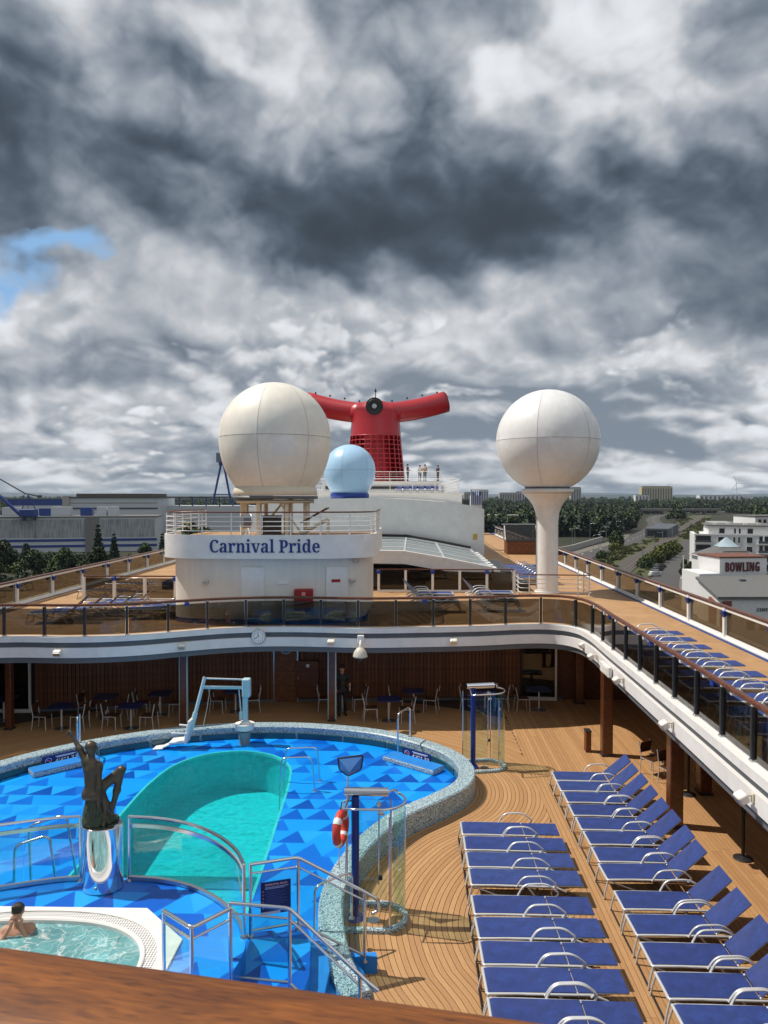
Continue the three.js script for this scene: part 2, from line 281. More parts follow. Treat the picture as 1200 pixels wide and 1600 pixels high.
const MOS = [[0.16, 0.34, 0.5], [0.42, 0.6, 0.7], [0.76, 0.86, 0.88], [0.88, 0.93, 0.92], [0.08, 0.13, 0.22], [0.56, 0.74, 0.8], [0.7, 0.82, 0.84], [0.62, 0.74, 0.78], [0.84, 0.9, 0.9]];
const mosaicMap = tex(1024, 1024, (u, v, x, y) => { const i = x >> 2, j = y >> 2; if ((x & 3) === 0 || (y & 3) === 0) return [0.6, 0.65, 0.67]; const c = MOS[Math.floor(H2(i, j) * MOS.length)], k = 0.9 + 0.2 * H2(i + 99, j); return c.map((q) => Math.min(1, q * k)); }, 5.1);
const rippleBump = tex(512, 512, (u, v) => { const s = 0.5 + 0.5 * mott1(u, v) + 0.35 * mott2(u, v); return [s, s, s]; }, 2.6, false);
const lin = (r, g, b) => new THREE.Color().setRGB(r, g, b);
function mat(color, rough = 0.6, o = {}) {
  const { metres, ...rest } = o, m = new (rest.transmission !== undefined || rest.clearcoat !== undefined || rest.sheen !== undefined ? THREE.MeshPhysicalMaterial : THREE.MeshStandardMaterial)({ color: Array.isArray(color) ? lin(...color) : color, roughness: rough, ...rest });
  m.userData.metres = metres ?? !!(rest.map || rest.bumpMap); return m;
}
const M = {
  white: mat([0.84, 0.84, 0.835], 0.42, { map: mottleMap }), whiteDirty: mat([0.82, 0.81, 0.79], 0.5, { map: dirtMap }), cream: mat([0.74, 0.7, 0.6], 0.5, { map: dirtMap }),
  chrome: mat([0.72, 0.73, 0.75], 0.16, { metalness: 1 }), mirror: mat([0.74, 0.75, 0.77], 0.09, { metalness: 1 }), steel: mat([0.55, 0.56, 0.57], 0.32, { metalness: 1 }),
  alu: mat([0.62, 0.64, 0.66], 0.34, { metalness: 0.35 }), dark: mat([0.02, 0.022, 0.028], 0.45), black: mat([0.012, 0.012, 0.014], 0.5), grey: mat([0.13, 0.145, 0.165], 0.5, { map: mottleMap }),
  teak: [[0.5, 0.3, 0.142], [0.47, 0.276, 0.13], [0.525, 0.32, 0.154], [0.45, 0.26, 0.122]].map((c) => mat(c, 0.62, { map: grainMap, metres: true })), caulk: mat([0.06, 0.042, 0.03], 0.8),
  deck: mat([0.53, 0.32, 0.155], 0.66, { map: deckMap }), deckBlue: mat([0.02, 0.06, 0.26], 0.6, { map: deckMap }),
  handrail: mat([0.21, 0.07, 0.035], 0.34, { map: woodMap }), wood: [[0.23, 0.085, 0.028], [0.27, 0.105, 0.036], [0.2, 0.072, 0.024], [0.3, 0.12, 0.044]].map((c) => mat(c, 0.5, { map: woodMap })),
  column: mat([0.2, 0.07, 0.028], 0.3, { map: woodMap, clearcoat: 0.3, clearcoatRoughness: 0.3 }),
  smoked: mat([0.41, 0.4, 0.375], 0.02, { transmission: 1, thickness: 0 }), bronze: mat([0.46, 0.42, 0.34], 0.02, { transmission: 1, thickness: 0 }), clear: mat([0.86, 0.95, 0.93], 0.01, { transmission: 1, thickness: 0 }), edge: mat([0.2, 0.42, 0.36], 0.15),
  slings: [[0.022, 0.054, 0.25], [0.026, 0.06, 0.25], [0.019, 0.047, 0.225]].map((c) => mat(c, 0.62, { map: slingMap, bumpMap: weaveBump, bumpScale: 0.0008 })), sling: mat([0.02, 0.05, 0.24], 0.62, { map: slingMap, bumpMap: weaveBump, bumpScale: 0.0008 }),
  blue: mat([0.012, 0.05, 0.3], 0.4), bluePost: mat([0.008, 0.03, 0.2], 0.3),
  mosaic: mat([0.9, 0.92, 0.93], 0.4, { map: mosaicMap }), red: mat([0.46, 0.01, 0.022], 0.42, { map: mottleMap, clearcoat: 0.4, clearcoatRoughness: 0.3 }), redBox: mat([0.3, 0.012, 0.012], 0.35), redDark: mat([0.12, 0.016, 0.02], 0.6),
  beige: mat([0.6, 0.56, 0.46], 0.45), signText: mat([0.01, 0.035, 0.2], 0.4), paleBlue: mat([0.46, 0.66, 0.76], 0.38, { map: mottleMap }),
};

// ---------- the ship: decks, walls, fascia ----------
const UP = 3.2;                                                   // height of the upper deck
const COPING = smooth([[-10.2, -6.4], [-12.1, -9], [-13, -12.5], [-12.5, -16], [-11.4, -18.3], [-10.2, -20.0], [-8.4, -21.45], [-6.2, -22.42], [-4.1, -22.7], [-2.3, -22.52], [-0.7, -22.0], [0.6, -21.05], [1.36, -20.1], [1.65, -19.0], [1.45, -17.95], [0.75, -17.0], [0.0, -16.2], [-0.6, -15.15], [-1.0, -14.0], [-1.17, -12.9], [-1.1, -12.0], [-0.86, -11.0], [-0.55, -10.35]], 0.14);
const PLANKS = [...COPING, ...smooth([[-0.5, -10.2], [-0.2, -9.4], [0.35, -8.0], [1.1, -6.2], [2, -4]], 0.14)];
const coveBy = (x, z) => { let b = 1e9; for (let i = 0; i < PLANKS.length; i += 2) { const d = (PLANKS[i][0] - x) ** 2 + (PLANKS[i][1] - z) ** 2; if (d < b) b = d; } return Math.sqrt(b); };
const lido = new THREE.Group(); lido.name = 'lido_deck'; scene.add(lido); structure(lido);
const insidePool = offset(COPING, 0.2);
mesh('caulking', slab([[-16.2, -3], [-16.2, -27.6], [10, -27.6], [10, -3]], -0.3, 0, [insidePool.concat([[-4, -5.5]]).reverse()]), M.caulk, lido);
{
  const w = 0.1, gap = 0.0095;
  for (let k = 0; k < 46; k++) {
    const a = offset(PLANKS, -(k * w + gap)), b = offset(PLANKS, -(k + 1) * w), pos = [], uv = [];
    let run = rr(0, 9);
    const fit = ([x, z]) => [Math.min(x, 3.25), Math.max(Math.min(z, -3.1), -27.5)];
    for (let i = 0; i < a.length - 1; i++) {
      const q = [a[i], a[i + 1], b[i + 1], b[i]], mx = (a[i][0] + b[i + 1][0]) / 2, mz = (a[i][1] + b[i + 1][1]) / 2;
      run += 0.14;
      if (mx < -16 || mx > 3.3 || mz < -27.6 || coveBy(mx, mz) < (k + 0.5) * w - 0.07) continue;
      const [A, B, C, D] = q.map(fit);
      const put = (p, u, v) => { pos.push(p[0], 0.012, p[1]); uv.push(u, v); };
      put(A, 0, run); put(B, 0, run + 0.14); put(C, w, run + 0.14); put(A, 0, run); put(C, w, run + 0.14); put(D, w, run);
    }
    if (!pos.length) continue;
    const g = new THREE.BufferGeometry(); g.setAttribute('position', new THREE.Float32BufferAttribute(pos, 3)); g.setAttribute('uv', new THREE.Float32BufferAttribute(uv, 2));
    g.computeVertexNormals(); if (g.attributes.normal.getY(0) < 0) { for (let i = 0; i < pos.length; i += 9) for (let c = 0; c < 3; c++) { const t = pos[i + 3 + c]; pos[i + 3 + c] = pos[i + 6 + c]; pos[i + 6 + c] = t; } g.setAttribute('position', new THREE.Float32BufferAttribute(pos, 3)); g.computeVertexNormals(); }
    share('curved_plank', clean(g), M.teak[(k * 7 + (k >> 2)) % 4], lido);
  }
  const lens = [[4.4, 3.1, 5.2, 4.6, 3.8, 4.9], [2.6, 5.0, 4.1, 5.4, 4.4, 4.5], [3.7, 4.8, 3.3, 5.1, 4.7, 4.4]].map((L) => L.map((l) => boxUV(clean(bx(w - gap, 0.012, l - 0.006)))));
  for (let i = 0; i < 63; i++) {
    const x = 3.25 + (i + 0.5) * w, set = (i * 5 + (i >> 1)) % 3, L = [[4.4, 3.1, 5.2, 4.6, 3.8, 4.9], [2.6, 5.0, 4.1, 5.4, 4.4, 4.5], [3.7, 4.8, 3.3, 5.1, 4.7, 4.4]][set];
    let z = -27.5;
    for (let j = 0; j < 6 && z < -6; j++) { if (i < 52 || z < -8) share('plank', lens[set][j], M.teak[Math.floor(rnd() * 4)], lido, x, 0.006, z + L[j] / 2); z += L[j]; }
  }
}
// upper deck: plate with the opening over the pool
const EDGE = smooth([[-14.2, -3.2], [-14.2, -12], [-14.2, -20.2], [-13.4, -21.8], [-12.2, -22.15], [-10.5, -22.15], [-9.4, -22.3], [-8.3, -22.66], [-7.3, -23.2], [-6.2, -23.75], [-5, -24.08], [-3.8, -24.16], [-1.5, -24.0], [0, -24.15], [2.3, -24.5], [3.6, -24.85], [4.4, -24.95], [5.05, -24.75], [5.45, -24.2], [5.6, -23.2], [5.58, -21], [5.54, -17.4], [5.5, -14], [5.46, -11.5], [5.4, -3.2]], 0.16);
const hole = offset(EDGE, -0.04);
const upper = new THREE.Group(); upper.name = 'upper_deck'; scene.add(upper); structure(upper);
mesh('deck_plate', slab([[-16.4, -3], [-16.4, -88], [10.2, -88], [10.2, -3]], 2.44, UP - 0.012, [[...hole].reverse()]), M.white, upper);
mesh('deck_covering', sheet([[-15.42, -3], [-15.42, -88], [9.26, -88], [9.26, -3]], UP, [[...offset(EDGE, -0.1)].reverse()]), M.deck, upper);
mesh('gutter_strip', [sheet([[9.26, -3], [9.26, -88], [9.95, -88], [9.95, -3]], UP - 0.006), sheet([[-16.1, -3], [-16.1, -88], [-15.42, -88], [-15.42, -3]], UP - 0.006)], M.deckBlue, upper);
mesh('fascia_lip', sweep(EDGE, rectProf(-0.14, 0.1, 3.05, 3.215)), M.white, upper);
mesh('fascia_groove', sweep(EDGE, rectProf(-0.1, 0.0, 2.88, 3.05)), M.grey, upper);
mesh('fascia_band', sweep(EDGE, rectProf(-0.12, 0.09, 2.58, 2.88)), M.white, upper);
mesh('fascia_base', sweep(EDGE, rectProf(-0.1, 0.02, 2.4, 2.58)), M.grey, upper);
// hull under the decks and the deck that the camera stands on
const hull = structure(mesh('ship_hull', [slab([[-16.4, 8], [-16.4, -88], [10.2, -88], [10.2, 8]], -21.5, -2.6), bx(0.3, 2.9, 85, -16.25, -1.15, -45.5), bx(0.3, 2.9, 85, 10.05, -1.15, -45.5), bx(26, 2.4, 0.3, -3.1, -1.4, -27.9), bx(26, 4.9, 60, -3.1, -0.15, -58.2)], M.white));
structure(mesh('forward_deck', [slab([[-10, 5], [-10, -0.95], [8, -0.62], [8, 5]], 6.2, 6.42), bx(26.4, 6.2, 0.2, -3.1, 3.1, -1.2)], M.white));

// far wall of the pool deck: upright boards
const WALL = smooth([[-16.2, -24.95], [-13.3, -25.15], [-11.5, -25.4], [-8.3, -26.15], [-5.15, -26.7], [-1.9, -26.95], [3.64, -27.25], [5.6, -27.42]], 0.1);
const wallG = new THREE.Group(); wallG.name = 'pool_deck_wall'; scene.add(wallG);
tag(wallG, 'dark brown wall of upright wooden boards under the upper deck', 'wall');
mesh('backing', sweep(WALL, rectProf(-0.2, 0, 0, 2.5)), M.black, wallG);
mesh('skirting', sweep(WALL, rectProf(0, 0.035, 0.012, 0.1)), M.grey, wallG);
{
  const g = boxUV(clean(rb(0.125, 2.32, 0.03, 0, 1.27, 0, 0.01))), total = lengthOf(WALL);
  for (let s = 3.2; s < total - 0.1; s += 0.137) { const p = along(WALL, s); if (p.x > -4.98 && p.x < -4.1) continue; if (p.x > 3.95 && p.x < 5.35) continue; share('wall_board', g, M.wood[Math.floor(rnd() * 4)], wallG, p.x - Math.sin(p.a) * -0.018, 0, p.z + 0.018, p.a); }
}
function glazedDoor(name, label, cat, x, z, a, w, h, frameMat, glassMat) {
  const t = thing(name, label, cat, [x, 0.012, z], a);
  mesh('frame', [bx(0.07, h, 0.08, -w / 2, h / 2, 0), bx(0.07, h, 0.08, w / 2, h / 2, 0), bx(w - 0.07, 0.07, 0.08, 0, h - 0.035, 0), bx(w - 0.07, 0.12, 0.08, 0, 0.06, 0)], frameMat, t);
  mesh('pane', bx(w - 0.09, h - 0.2, 0.012, 0, h / 2 + 0.03, 0), glassMat, t); return t;
}
glazedDoor('glass_door', 'tall glass door in a white frame at the right end of the wooden wall', 'door', 4.65, -27.26, -0.06, 1.35, 2.38, M.white, M.smoked);
{ // window wall at the far left
  const t = glazedDoor('glass_window', 'dark window in a white frame at the left end of the wooden wall', 'window', -14.55, -24.98, 0.04, 2.7, 2.38, M.white, M.smoked);
  mesh('mullion', bx(0.05, 2.2, 0.06, 0.1, 1.2, 0.01), M.dark, t);
}
{ // service door with a porthole
  const t = thing('service_door', 'dark wooden service door with a round blue porthole', 'door', [-4.55, 0.012, -26.72], -0.05);
  mesh('door_leaf', rb(0.82, 2.3, 0.05, 0, 1.16, 0.02, 0.01), M.wood[3], t);
  mesh('porthole_ring', new THREE.TorusGeometry(0.19, 0.03, 8, 24).translate(0, 1.95, 0.05), M.steel, t);
  mesh('porthole_glass', new THREE.CylinderGeometry(0.18, 0.18, 0.012, 24).rotateX(Math.PI / 2).translate(0, 1.95, 0.052), mat([0.03, 0.1, 0.3], 0.08), t);
  mesh('jamb', [bx(0.05, 2.3, 0.1, -0.44, 1.16, 0.02), bx(0.05, 2.3, 0.1, 0.44, 1.16, 0.02)], M.steel, t);
}
{ const t = thing('wooden_locker', 'low reddish wooden locker door with a white symbol beside the porthole door', 'locker', [-3.75, 0.012, -26.68], -0.04);
  mesh('cabinet', rb(0.84, 1.34, 0.2, 0, 0.85, 0.02, 0.015), mat([0.2, 0.06, 0.02], 0.4, { map: woodMap }), t); mesh('symbol', bx(0.11, 0.11, 0.006, 0.02, 1.36, 0.124), M.white, t); mesh('handle', rb(0.03, 0.12, 0.03, -0.33, 0.9, 0.135), M.steel, t); }
for (const [x, z, i] of [[-10.5, -25.55, 0], [-7.6, -26.3, 1], [-1.2, -26.95, 2]]) { const t = thing('wall_sockets', ['pair of small white wall plates left of the tall column', 'pair of small white wall plates behind the pool lift', 'pair of small white wall plates right of the middle column'][i], 'wall plate', [x, 1.95, z + 0.04], 0.1, 'wall plates'); for (const s of [-1, 1]) mesh('plate', rb(0.1, 0.09, 0.02, s * 0.08, 0, 0), M.white, t); }
// side wall under the right overhang and the shaded passage
const side = thing('side_wall', 'shaded wall with dark windows under the right overhang', 'wall', [9.55, 0, 0]);
mesh('panel', bx(0.2, 2.44, 24.4, 0.1, 1.22, -15.4), M.wood[0], side);
for (let i = 0; i < 8; i++) { mesh('window_frame', bx(0.05, 1.9, 2.2, -0.02, 1.25, -5 - i * 2.9), M.grey, side); mesh('window_pane', bx(0.03, 1.7, 2.0, -0.05, 1.25, -5 - i * 2.9), M.smoked, side); }
const side2 = thing('side_wall', 'shaded wall with dark windows under the left overhang', 'wall', [-15.95, 0, 0]);
mesh('panel', bx(0.2, 2.44, 22, -0.1, 1.22, -14.2), M.wood[0], side2);
for (let i = 0; i < 7; i++) { mesh('window_frame', bx(0.05, 1.9, 2.2, 0.03, 1.25, -5 - i * 2.9), M.grey, side2); mesh('window_pane', bx(0.03, 1.7, 2.0, 0.06, 1.25, -5 - i * 2.9), M.smoked, side2); }
structure(mesh('passage_wall', [bx(4.2, 2.44, 0.2, 7.6, 1.22, -27.5)], M.wood[2]));
// columns
for (const [x, z, w, d, label, strips] of [
  [-7.47, -23.93, 0.2, 0.22, 'slim brown column with pale edge strips behind the pool lift arm', 1], [-2.63, -24.5, 0.2, 0.22, 'slim brown column with pale edge strips in the middle of the deck', 1],
  [5.67, -21.5, 0.3, 0.3, 'brown column behind the far end of the right lounger row', 0], [6.0, -16.9, 0.3, 0.3, 'nearest and tallest brown column beside the right lounger row', 0], [7.4, -18.8, 0.3, 0.3, 'brown column in shade behind the belt posts', 0], [6.1, -26.9, 0.3, 0.3, 'brown column right of the glass door', 0], [-12.9, -23.2, 0.2, 0.22, 'brown column at the far left by the dark window', 0], [5.98, -10.9, 0.3, 0.3, 'brown column right of the nearest loungers', 0]]) {
  const t = thing('column', label, 'column', [x, 0.012, z], 0, 'columns under the upper deck');
  mesh('shaft', rb(w, 2.42, d, 0, 1.21, 0, 0.03), M.column, t);
  if (strips) { mesh('edge_strip', bx(0.045, 2.4, 0.05, -w / 2 - 0.022, 1.2, 0), M.paleBlue, t); mesh('edge_strip', bx(0.045, 2.4, 0.05, w / 2 + 0.022, 1.2, 0), M.paleBlue, t); }
  mesh('foot', rb(w + 0.06, 0.06, d + 0.06, 0, 0.03, 0), M.dark, t);
}
// glass railing round the opening
{
  const rail = thing('pool_opening_railing', 'long curved smoked glass railing with brown handrail round the pool opening', 'railing', [0, UP, 0]);
  const line = offset(EDGE, -0.08), total = lengthOf(line), step = 1.24, n = Math.floor((total - 0.2) / step);
  const postG = clean(rb(0.075, 0.9, 0.1, 0, 0.46, 0, 0.012)), capG = clean(rb(0.07, 0.05, 0.09, 0, 0.925, 0)), clampG = clean(rb(0.1, 0.05, 0.14, 0, 0.03, 0));
  for (let i = 0; i <= n; i++) {
    const p = along(line, 0.1 + i * step);
    if (p.z > -8) continue;
    share('post', postG, M.dark, rail, p.x, 0, p.z, p.a); share('post_cap', capG, M.white, rail, p.x, 0, p.z, p.a); share('foot_clamp', clampG, M.steel, rail, p.x, 0, p.z, p.a);
    if (i < n) mesh('glass_panel', sweep(part(line, 0.1 + i * step + 0.05, 0.1 + (i + 1) * step - 0.05), rectProf(-0.005, 0.005, 0.06, 0.86)), M.smoked, rail);
  }
  mesh('handrail', sweep(line, [[-0.06, 0.96], [-0.045, 1.0], [0, 1.012], [0.045, 1.0], [0.06, 0.96], [0.04, 0.93], [-0.04, 0.93]]), M.handrail, rail);
  const lampG = clean(join([rb(0.14, 0.12, 0.16, 0, 0.83, -0.06, 0.02)]));
  for (const s of [10, 17.5, 25.3, 33.7, 37.5, 41.2, 44.9, 48.6]) { const p = along(line, Math.min(s + 8, total - 1)); share('rail_lamp', lampG, M.blue, rail, p.x, 0.02, p.z, p.a); }
  const clip = clean(rb(0.07, 0.1, 0.09, 0, 0.9, 0.03, 0.02));
  for (let z = -23; z < -9; z += 1.25) share('rail_clip', clip, M.white, rail, 5.66 + (z + 23) * -0.008, 0, z);
}
// outer railings of the upper deck
function outerRail(label, x, side, z0, z1, step) {
  const t = thing('outer_railing', label, 'railing', [x, UP, 0], 0, 'outer railings');
  const n = Math.floor((z0 - z1) / step), post = clean(bx(0.16, 0.93, 0.14, 0, 0.465, 0)), glass = clean(bx(0.012, 0.72, step - 0.16, 0, 0.47, 0)), low = clean(bx(0.1, 0.07, step - 0.14, 0, 0.075, 0)), top = clean(bx(0.1, 0.07, step - 0.14, 0, 0.875, 0));
  const lamp = new THREE.Shape([[-0.06, 0.07], [0.1, 0.09], [0.09, -0.04], [0.02, -0.09]].map((p) => new THREE.Vector2(...p))), lampG = clean(new THREE.ExtrudeGeometry(lamp, { depth: 0.1, bevelEnabled: true, bevelSize: 0.01, bevelThickness: 0.01, bevelSegments: 1 }));
  for (let i = 0; i <= n; i++) {
    const z = z0 - i * step;
    share('post', post, M.white, t, 0, 0, z);
    share('blue_lamp', lampG, M.blue, t, -side * 0.13, 0.76, z + 0.02, side * 0.35);
    if (i < n) { share('glass_panel', glass, M.bronze, t, 0, 0, z - step / 2); share('bottom_rail', low, M.white, t, 0, 0, z - step / 2); share('top_rail', top, M.white, t, 0, 0, z - step / 2); }
  }
  mesh('handrail', rb(0.17, 0.05, z0 - z1, 0, 0.965, (z0 + z1) / 2, 0.02), M.handrail, t);
  mesh('kerb', bx(0.3, 0.035, z0 - z1, 0, 0.02, (z0 + z1) / 2), M.white, t);
}
outerRail('white outer railing with bronze glass along the right side of the upper deck', 9.55, 1, -14, -86, 2.9);
outerRail('white outer railing with bronze glass along the left side of the upper deck', -15.65, -1, -20, -86, 2.9);

// ---------- the pool ----------
const inner = offset(COPING, 0.42);
const coping = thing('pool_coping', 'curving low pool wall covered in blue and white mosaic', 'pool wall');
mesh('wall', sweep(COPING, [[0, 0], [0, 0.47], [0.03, 0.5], [0.39, 0.5], [0.42, 0.47], [0.42, 0.13]]), M.mosaic, coping);
{ const seg = lengthOf(inner); for (let s = 11.5, i = 0; s < 31; s += 1.45, i++) mesh('gutter_tray', sweep(part(inner, s, s + 1.38), rectProf(0.002, 0.05, 0.15, 0.3)), mat([0.02, 0.09, 0.12], 0.15), coping); }
const floorPts = [...inner.map((p) => p), [-0.9, -10.1], [-1.6, -9.6], [-2.3, -7.4], [-9, -6.6]];
const POOL = smooth([[-6.62, -11.0], [-6.64, -13], [-6.68, -15], [-6.76, -17], [-6.74, -18.7], [-6.5, -19.98], [-5.88, -20.82], [-4.86, -21.14], [-3.9, -20.82], [-3.3, -20.0], [-3.12, -19], [-3.0, -16.5], [-2.9, -14], [-2.86, -11.0]], 0.15);
// painted triangles on the wading floor
const BL = ['#0d9cff', '#1ea8ff', '#0888f2', '#0060cc', '#0054b8', '#0472e0'];
function triMap(w, h, X0, Z0, X1, Z1, seed, unit) {
  const c = document.createElement('canvas'); c.width = w; c.height = h; const g = c.getContext('2d'), sx = w / (X1 - X0), sz = h / (Z1 - Z0);
  g.fillStyle = BL[0]; g.fillRect(0, 0, w, h);
  const tri = (x, z, s, up, col) => { g.fillStyle = col; g.beginPath(); const hh = s * 0.92; if (up) { g.moveTo((x - X0) * sx, (z - Z0) * sz); g.lineTo((x + s - X0) * sx, (z - Z0) * sz); g.lineTo((x + s * 0.62 - X0) * sx, (z - hh - Z0) * sz); } else { g.moveTo((x + s * 0.62 - X0) * sx, (z - hh - Z0) * sz); g.lineTo((x + s - X0) * sx, (z - Z0) * sz); g.lineTo((x + s * 1.62 - X0) * sx, (z - hh - Z0) * sz); } g.closePath(); g.fill(); };
  let row = 0;
  for (let z = Z1 + unit; z > Z0 - unit; z -= unit * 0.92, row++) for (let i = -2, x = X0 - 2 * unit + (row % 3) * unit * 0.31; x < X1 + unit; x += unit, i++) {
    const a = H2(i + seed, row * 3), b = H2(i * 5 + seed, row + 77), big = H2((i >> 1) + 11 + seed, row >> 1);
    tri(x, z, unit, true, BL[a < 0.3 ? 3 : a < 0.4 ? 4 : a < 0.66 ? 5 : a < 0.78 ? 2 : 0]); tri(x, z, unit, false, BL[b < 0.6 ? 0 : b < 0.86 ? 1 : b < 0.94 ? 2 : 5]);
    if (big < 0.1 && i % 2 === 0) tri(x, z, unit * 2, true, BL[big < 0.05 ? 3 : 5]);
  }
  const id = g.getImageData(0, 0, w, h), d = id.data;
  for (let y = 0; y < h; y++) for (let x = 0; x < w; x++) { const o = (y * w + x) * 4, k = 0.95 + 0.09 * mott1(x / w, y / h) + 0.08 * mott2(x / w, y / h) + 0.03 * (H2(x, y) - 0.5); d[o] *= k; d[o + 1] *= k; d[o + 2] = Math.min(255, d[o + 2] * k); }
  g.putImageData(id, 0, 0);
  const t = new THREE.CanvasTexture(c); t.colorSpace = THREE.SRGBColorSpace; t.wrapS = t.wrapT = THREE.RepeatWrapping; t.repeat.set(1 / (X1 - X0), -1 / (Z1 - Z0)); t.offset.set(-X0 / (X1 - X0), 1 + Z0 / (Z1 - Z0)); return t;
}
M.poolFloor = mat([0.92, 0.92, 0.92], 0.32, { map: triMap(2048, 2048, -13.6, -23, 2, -7, 3, 0.62), bumpMap: rippleBump, bumpScale: 0.004, specularIntensity: 0.6, clearcoat: 0.0 });
M.tubFloor = mat([0.95, 0.93, 0.97], 0.32, { map: triMap(1024, 1024, -9.5, -12.6, -0.2, -6.5, 8, 0.62) });
M.poolTile = mat([0.03, 0.64, 0.7], 0.4, { map: tex(512, 512, (u, v, x, y) => { const s = 0.9 + 0.16 * mott2(u, v) + 0.12 * (H2(x >> 1, y >> 1) - 0.5); return [s, s, s]; }, 2.3) }); M.blueStep = mat([0.02, 0.24, 0.72], 0.35, { map: mottleMap });
const pool = thing('swimming_pool', 'D-shaped turquoise swimming pool sunk in the blue wading floor', 'pool');
mesh('wading_floor', sheet(floorPts, 0.13, [[...POOL].reverse()]), M.poolFloor, pool);
mesh('basin', [sweep(POOL, [[0, 0.13], [0, -1.0]], false, false), sheet([...POOL], -1.0), bx(4, 1.2, 0.1, -4.8, -0.45, -10.98), sweep(POOL, rectProf(0, 0.06, 0.06, 0.136))], M.poolTile, pool);
mesh('bench_stripe', bx(3.7, 0.03, 0.5, -4.85, -0.98, -15.9), mat([0.03, 0.2, 0.22], 0.5), pool);
M.water = mat([0.45, 0.98, 0.98], 0.02, { transmission: 1, thickness: 0, ior: 1.33, bumpMap: rippleBump, bumpScale: 0.12 });
mesh('water', sheet([...POOL], 0.07), M.water, pool);
// depth plates and the ledges below them
function depthPlate(label, x, z, a) {
  const c = document.createElement('canvas'); c.width = 512; c.height = 160; const g = c.getContext('2d');
  g.fillStyle = '#16246e'; g.fillRect(0, 0, 512, 160); g.strokeStyle = '#e8d8e0'; g.lineWidth = 7; g.beginPath(); g.arc(80, 80, 44, 0, 7); g.stroke(); g.beginPath(); g.moveTo(50, 50); g.lineTo(110, 110); g.stroke(); g.fillStyle = '#d05070'; g.fillRect(58, 74, 44, 14);
  g.fillStyle = '#fff'; g.font = 'bold 84px sans-serif'; g.fillText("4'4\"", 175, 138); g.fillText('1.32', 330, 138); g.fillRect(180, 26, 290, 10); g.fillRect(200, 44, 240, 8);
  const t = new THREE.CanvasTexture(c); t.colorSpace = THREE.SRGBColorSpace;
  const o = thing('depth_plate', label, 'sign', [x, 0.31, z], a, 'depth plates'); const m = mesh('plate', new THREE.BoxGeometry(0.98, 0.26, 0.02), M.bluePost, o); m.geometry = clean(m.geometry);
  const f = new THREE.Mesh(new THREE.PlaneGeometry(0.96, 0.25).translate(0, 0, 0.0125), mat(0xffffff, 0.35, { map: t, metres: false })); f.name = 'print'; o.add(f);
}
depthPlate('dark blue depth plate on the right inside of the pool wall', 0.16, -20.42, -0.66); depthPlate('dark blue depth plate on the left inside of the pool wall', -9.62, -19.86, 0.76);
function ledge(label, x, z, a) { const o = thing('pool_ledge', label, 'step', [x, 0.13, z], a, 'pool ledges'); mesh('front', rb(1.75, 0.13, 0.5, 0, 0.065, 0, 0.03), M.mosaic, o); mesh('top', rb(1.73, 0.02, 0.48, 0, 0.138, 0, 0.008), M.blueStep, o); }
ledge('mosaic edged blue ledge under the right depth plate', 0.06, -20.12, -0.66); ledge('mosaic edged blue ledge under the left depth plate', -9.4, -19.62, 0.76);
// chrome hoops
function hoop(name, label, pts, r = 0.022, group) { const t = thing(name, label, 'grab rail', pts[0], 0, group), b = V(...pts[0]); mesh('rail', tube(bends(pts.map((p) => V(...p).sub(b)), 0.14, 6), r, 10), M.chrome, t); for (const p of [pts[0], pts[pts.length - 1]]) mesh('flange', cy(0.05, 0.055, 0.018, p[0] - b.x, p[1] - b.y, p[2] - b.z, 14), M.steel, t); }
hoop('grab_hoop', 'tall chrome hoop over the pool wall right of the middle', [[-0.36, 0.13, -20.75], [-0.36, 1.38, -20.75], [-0.02, 1.38, -21.45], [-0.02, 0.5, -21.45]], 0.026, 'hoops over the pool wall');
hoop('grab_hoop', 'tall chrome hoop over the pool wall behind the statue', [[-9.22, 0.13, -20.0], [-9.22, 1.38, -20.0], [-9.42, 1.38, -20.58], [-9.42, 0.5, -20.58]], 0.026, 'hoops over the pool wall');
hoop('pool_ladder_rail', 'far chrome ladder hoop at the right pool edge', [[-3.3, -0.6, -18.85], [-3.22, 1.0, -18.85], [-2.42, 1.0, -18.95], [-2.36, 0.13, -18.95]], 0.022, 'ladder hoops at the pool edge');
hoop('pool_ladder_rail', 'near chrome ladder hoop at the right pool edge', [[-3.3, -0.6, -18.2], [-3.22, 0.98, -18.2], [-2.48, 0.98, -18.3], [-2.4, 0.13, -18.3]], 0.022, 'ladder hoops at the pool edge');
hoop('pool_step_rail', 'far chrome step hoop behind the left glass screen', [[-6.86, 0.13, -13.0], [-6.9, 1.55, -13.0], [-6.26, 1.72, -13.1], [-6.0, 0.13, -13.1]], 0.024, 'step hoops behind the glass screen');
hoop('pool_step_rail', 'near chrome step hoop behind the left glass screen', [[-6.9, 0.13, -12.45], [-6.86, 1.45, -12.45], [-6.3, 1.6, -12.55], [-6.1, 0.13, -12.55]], 0.024, 'step hoops behind the glass screen');
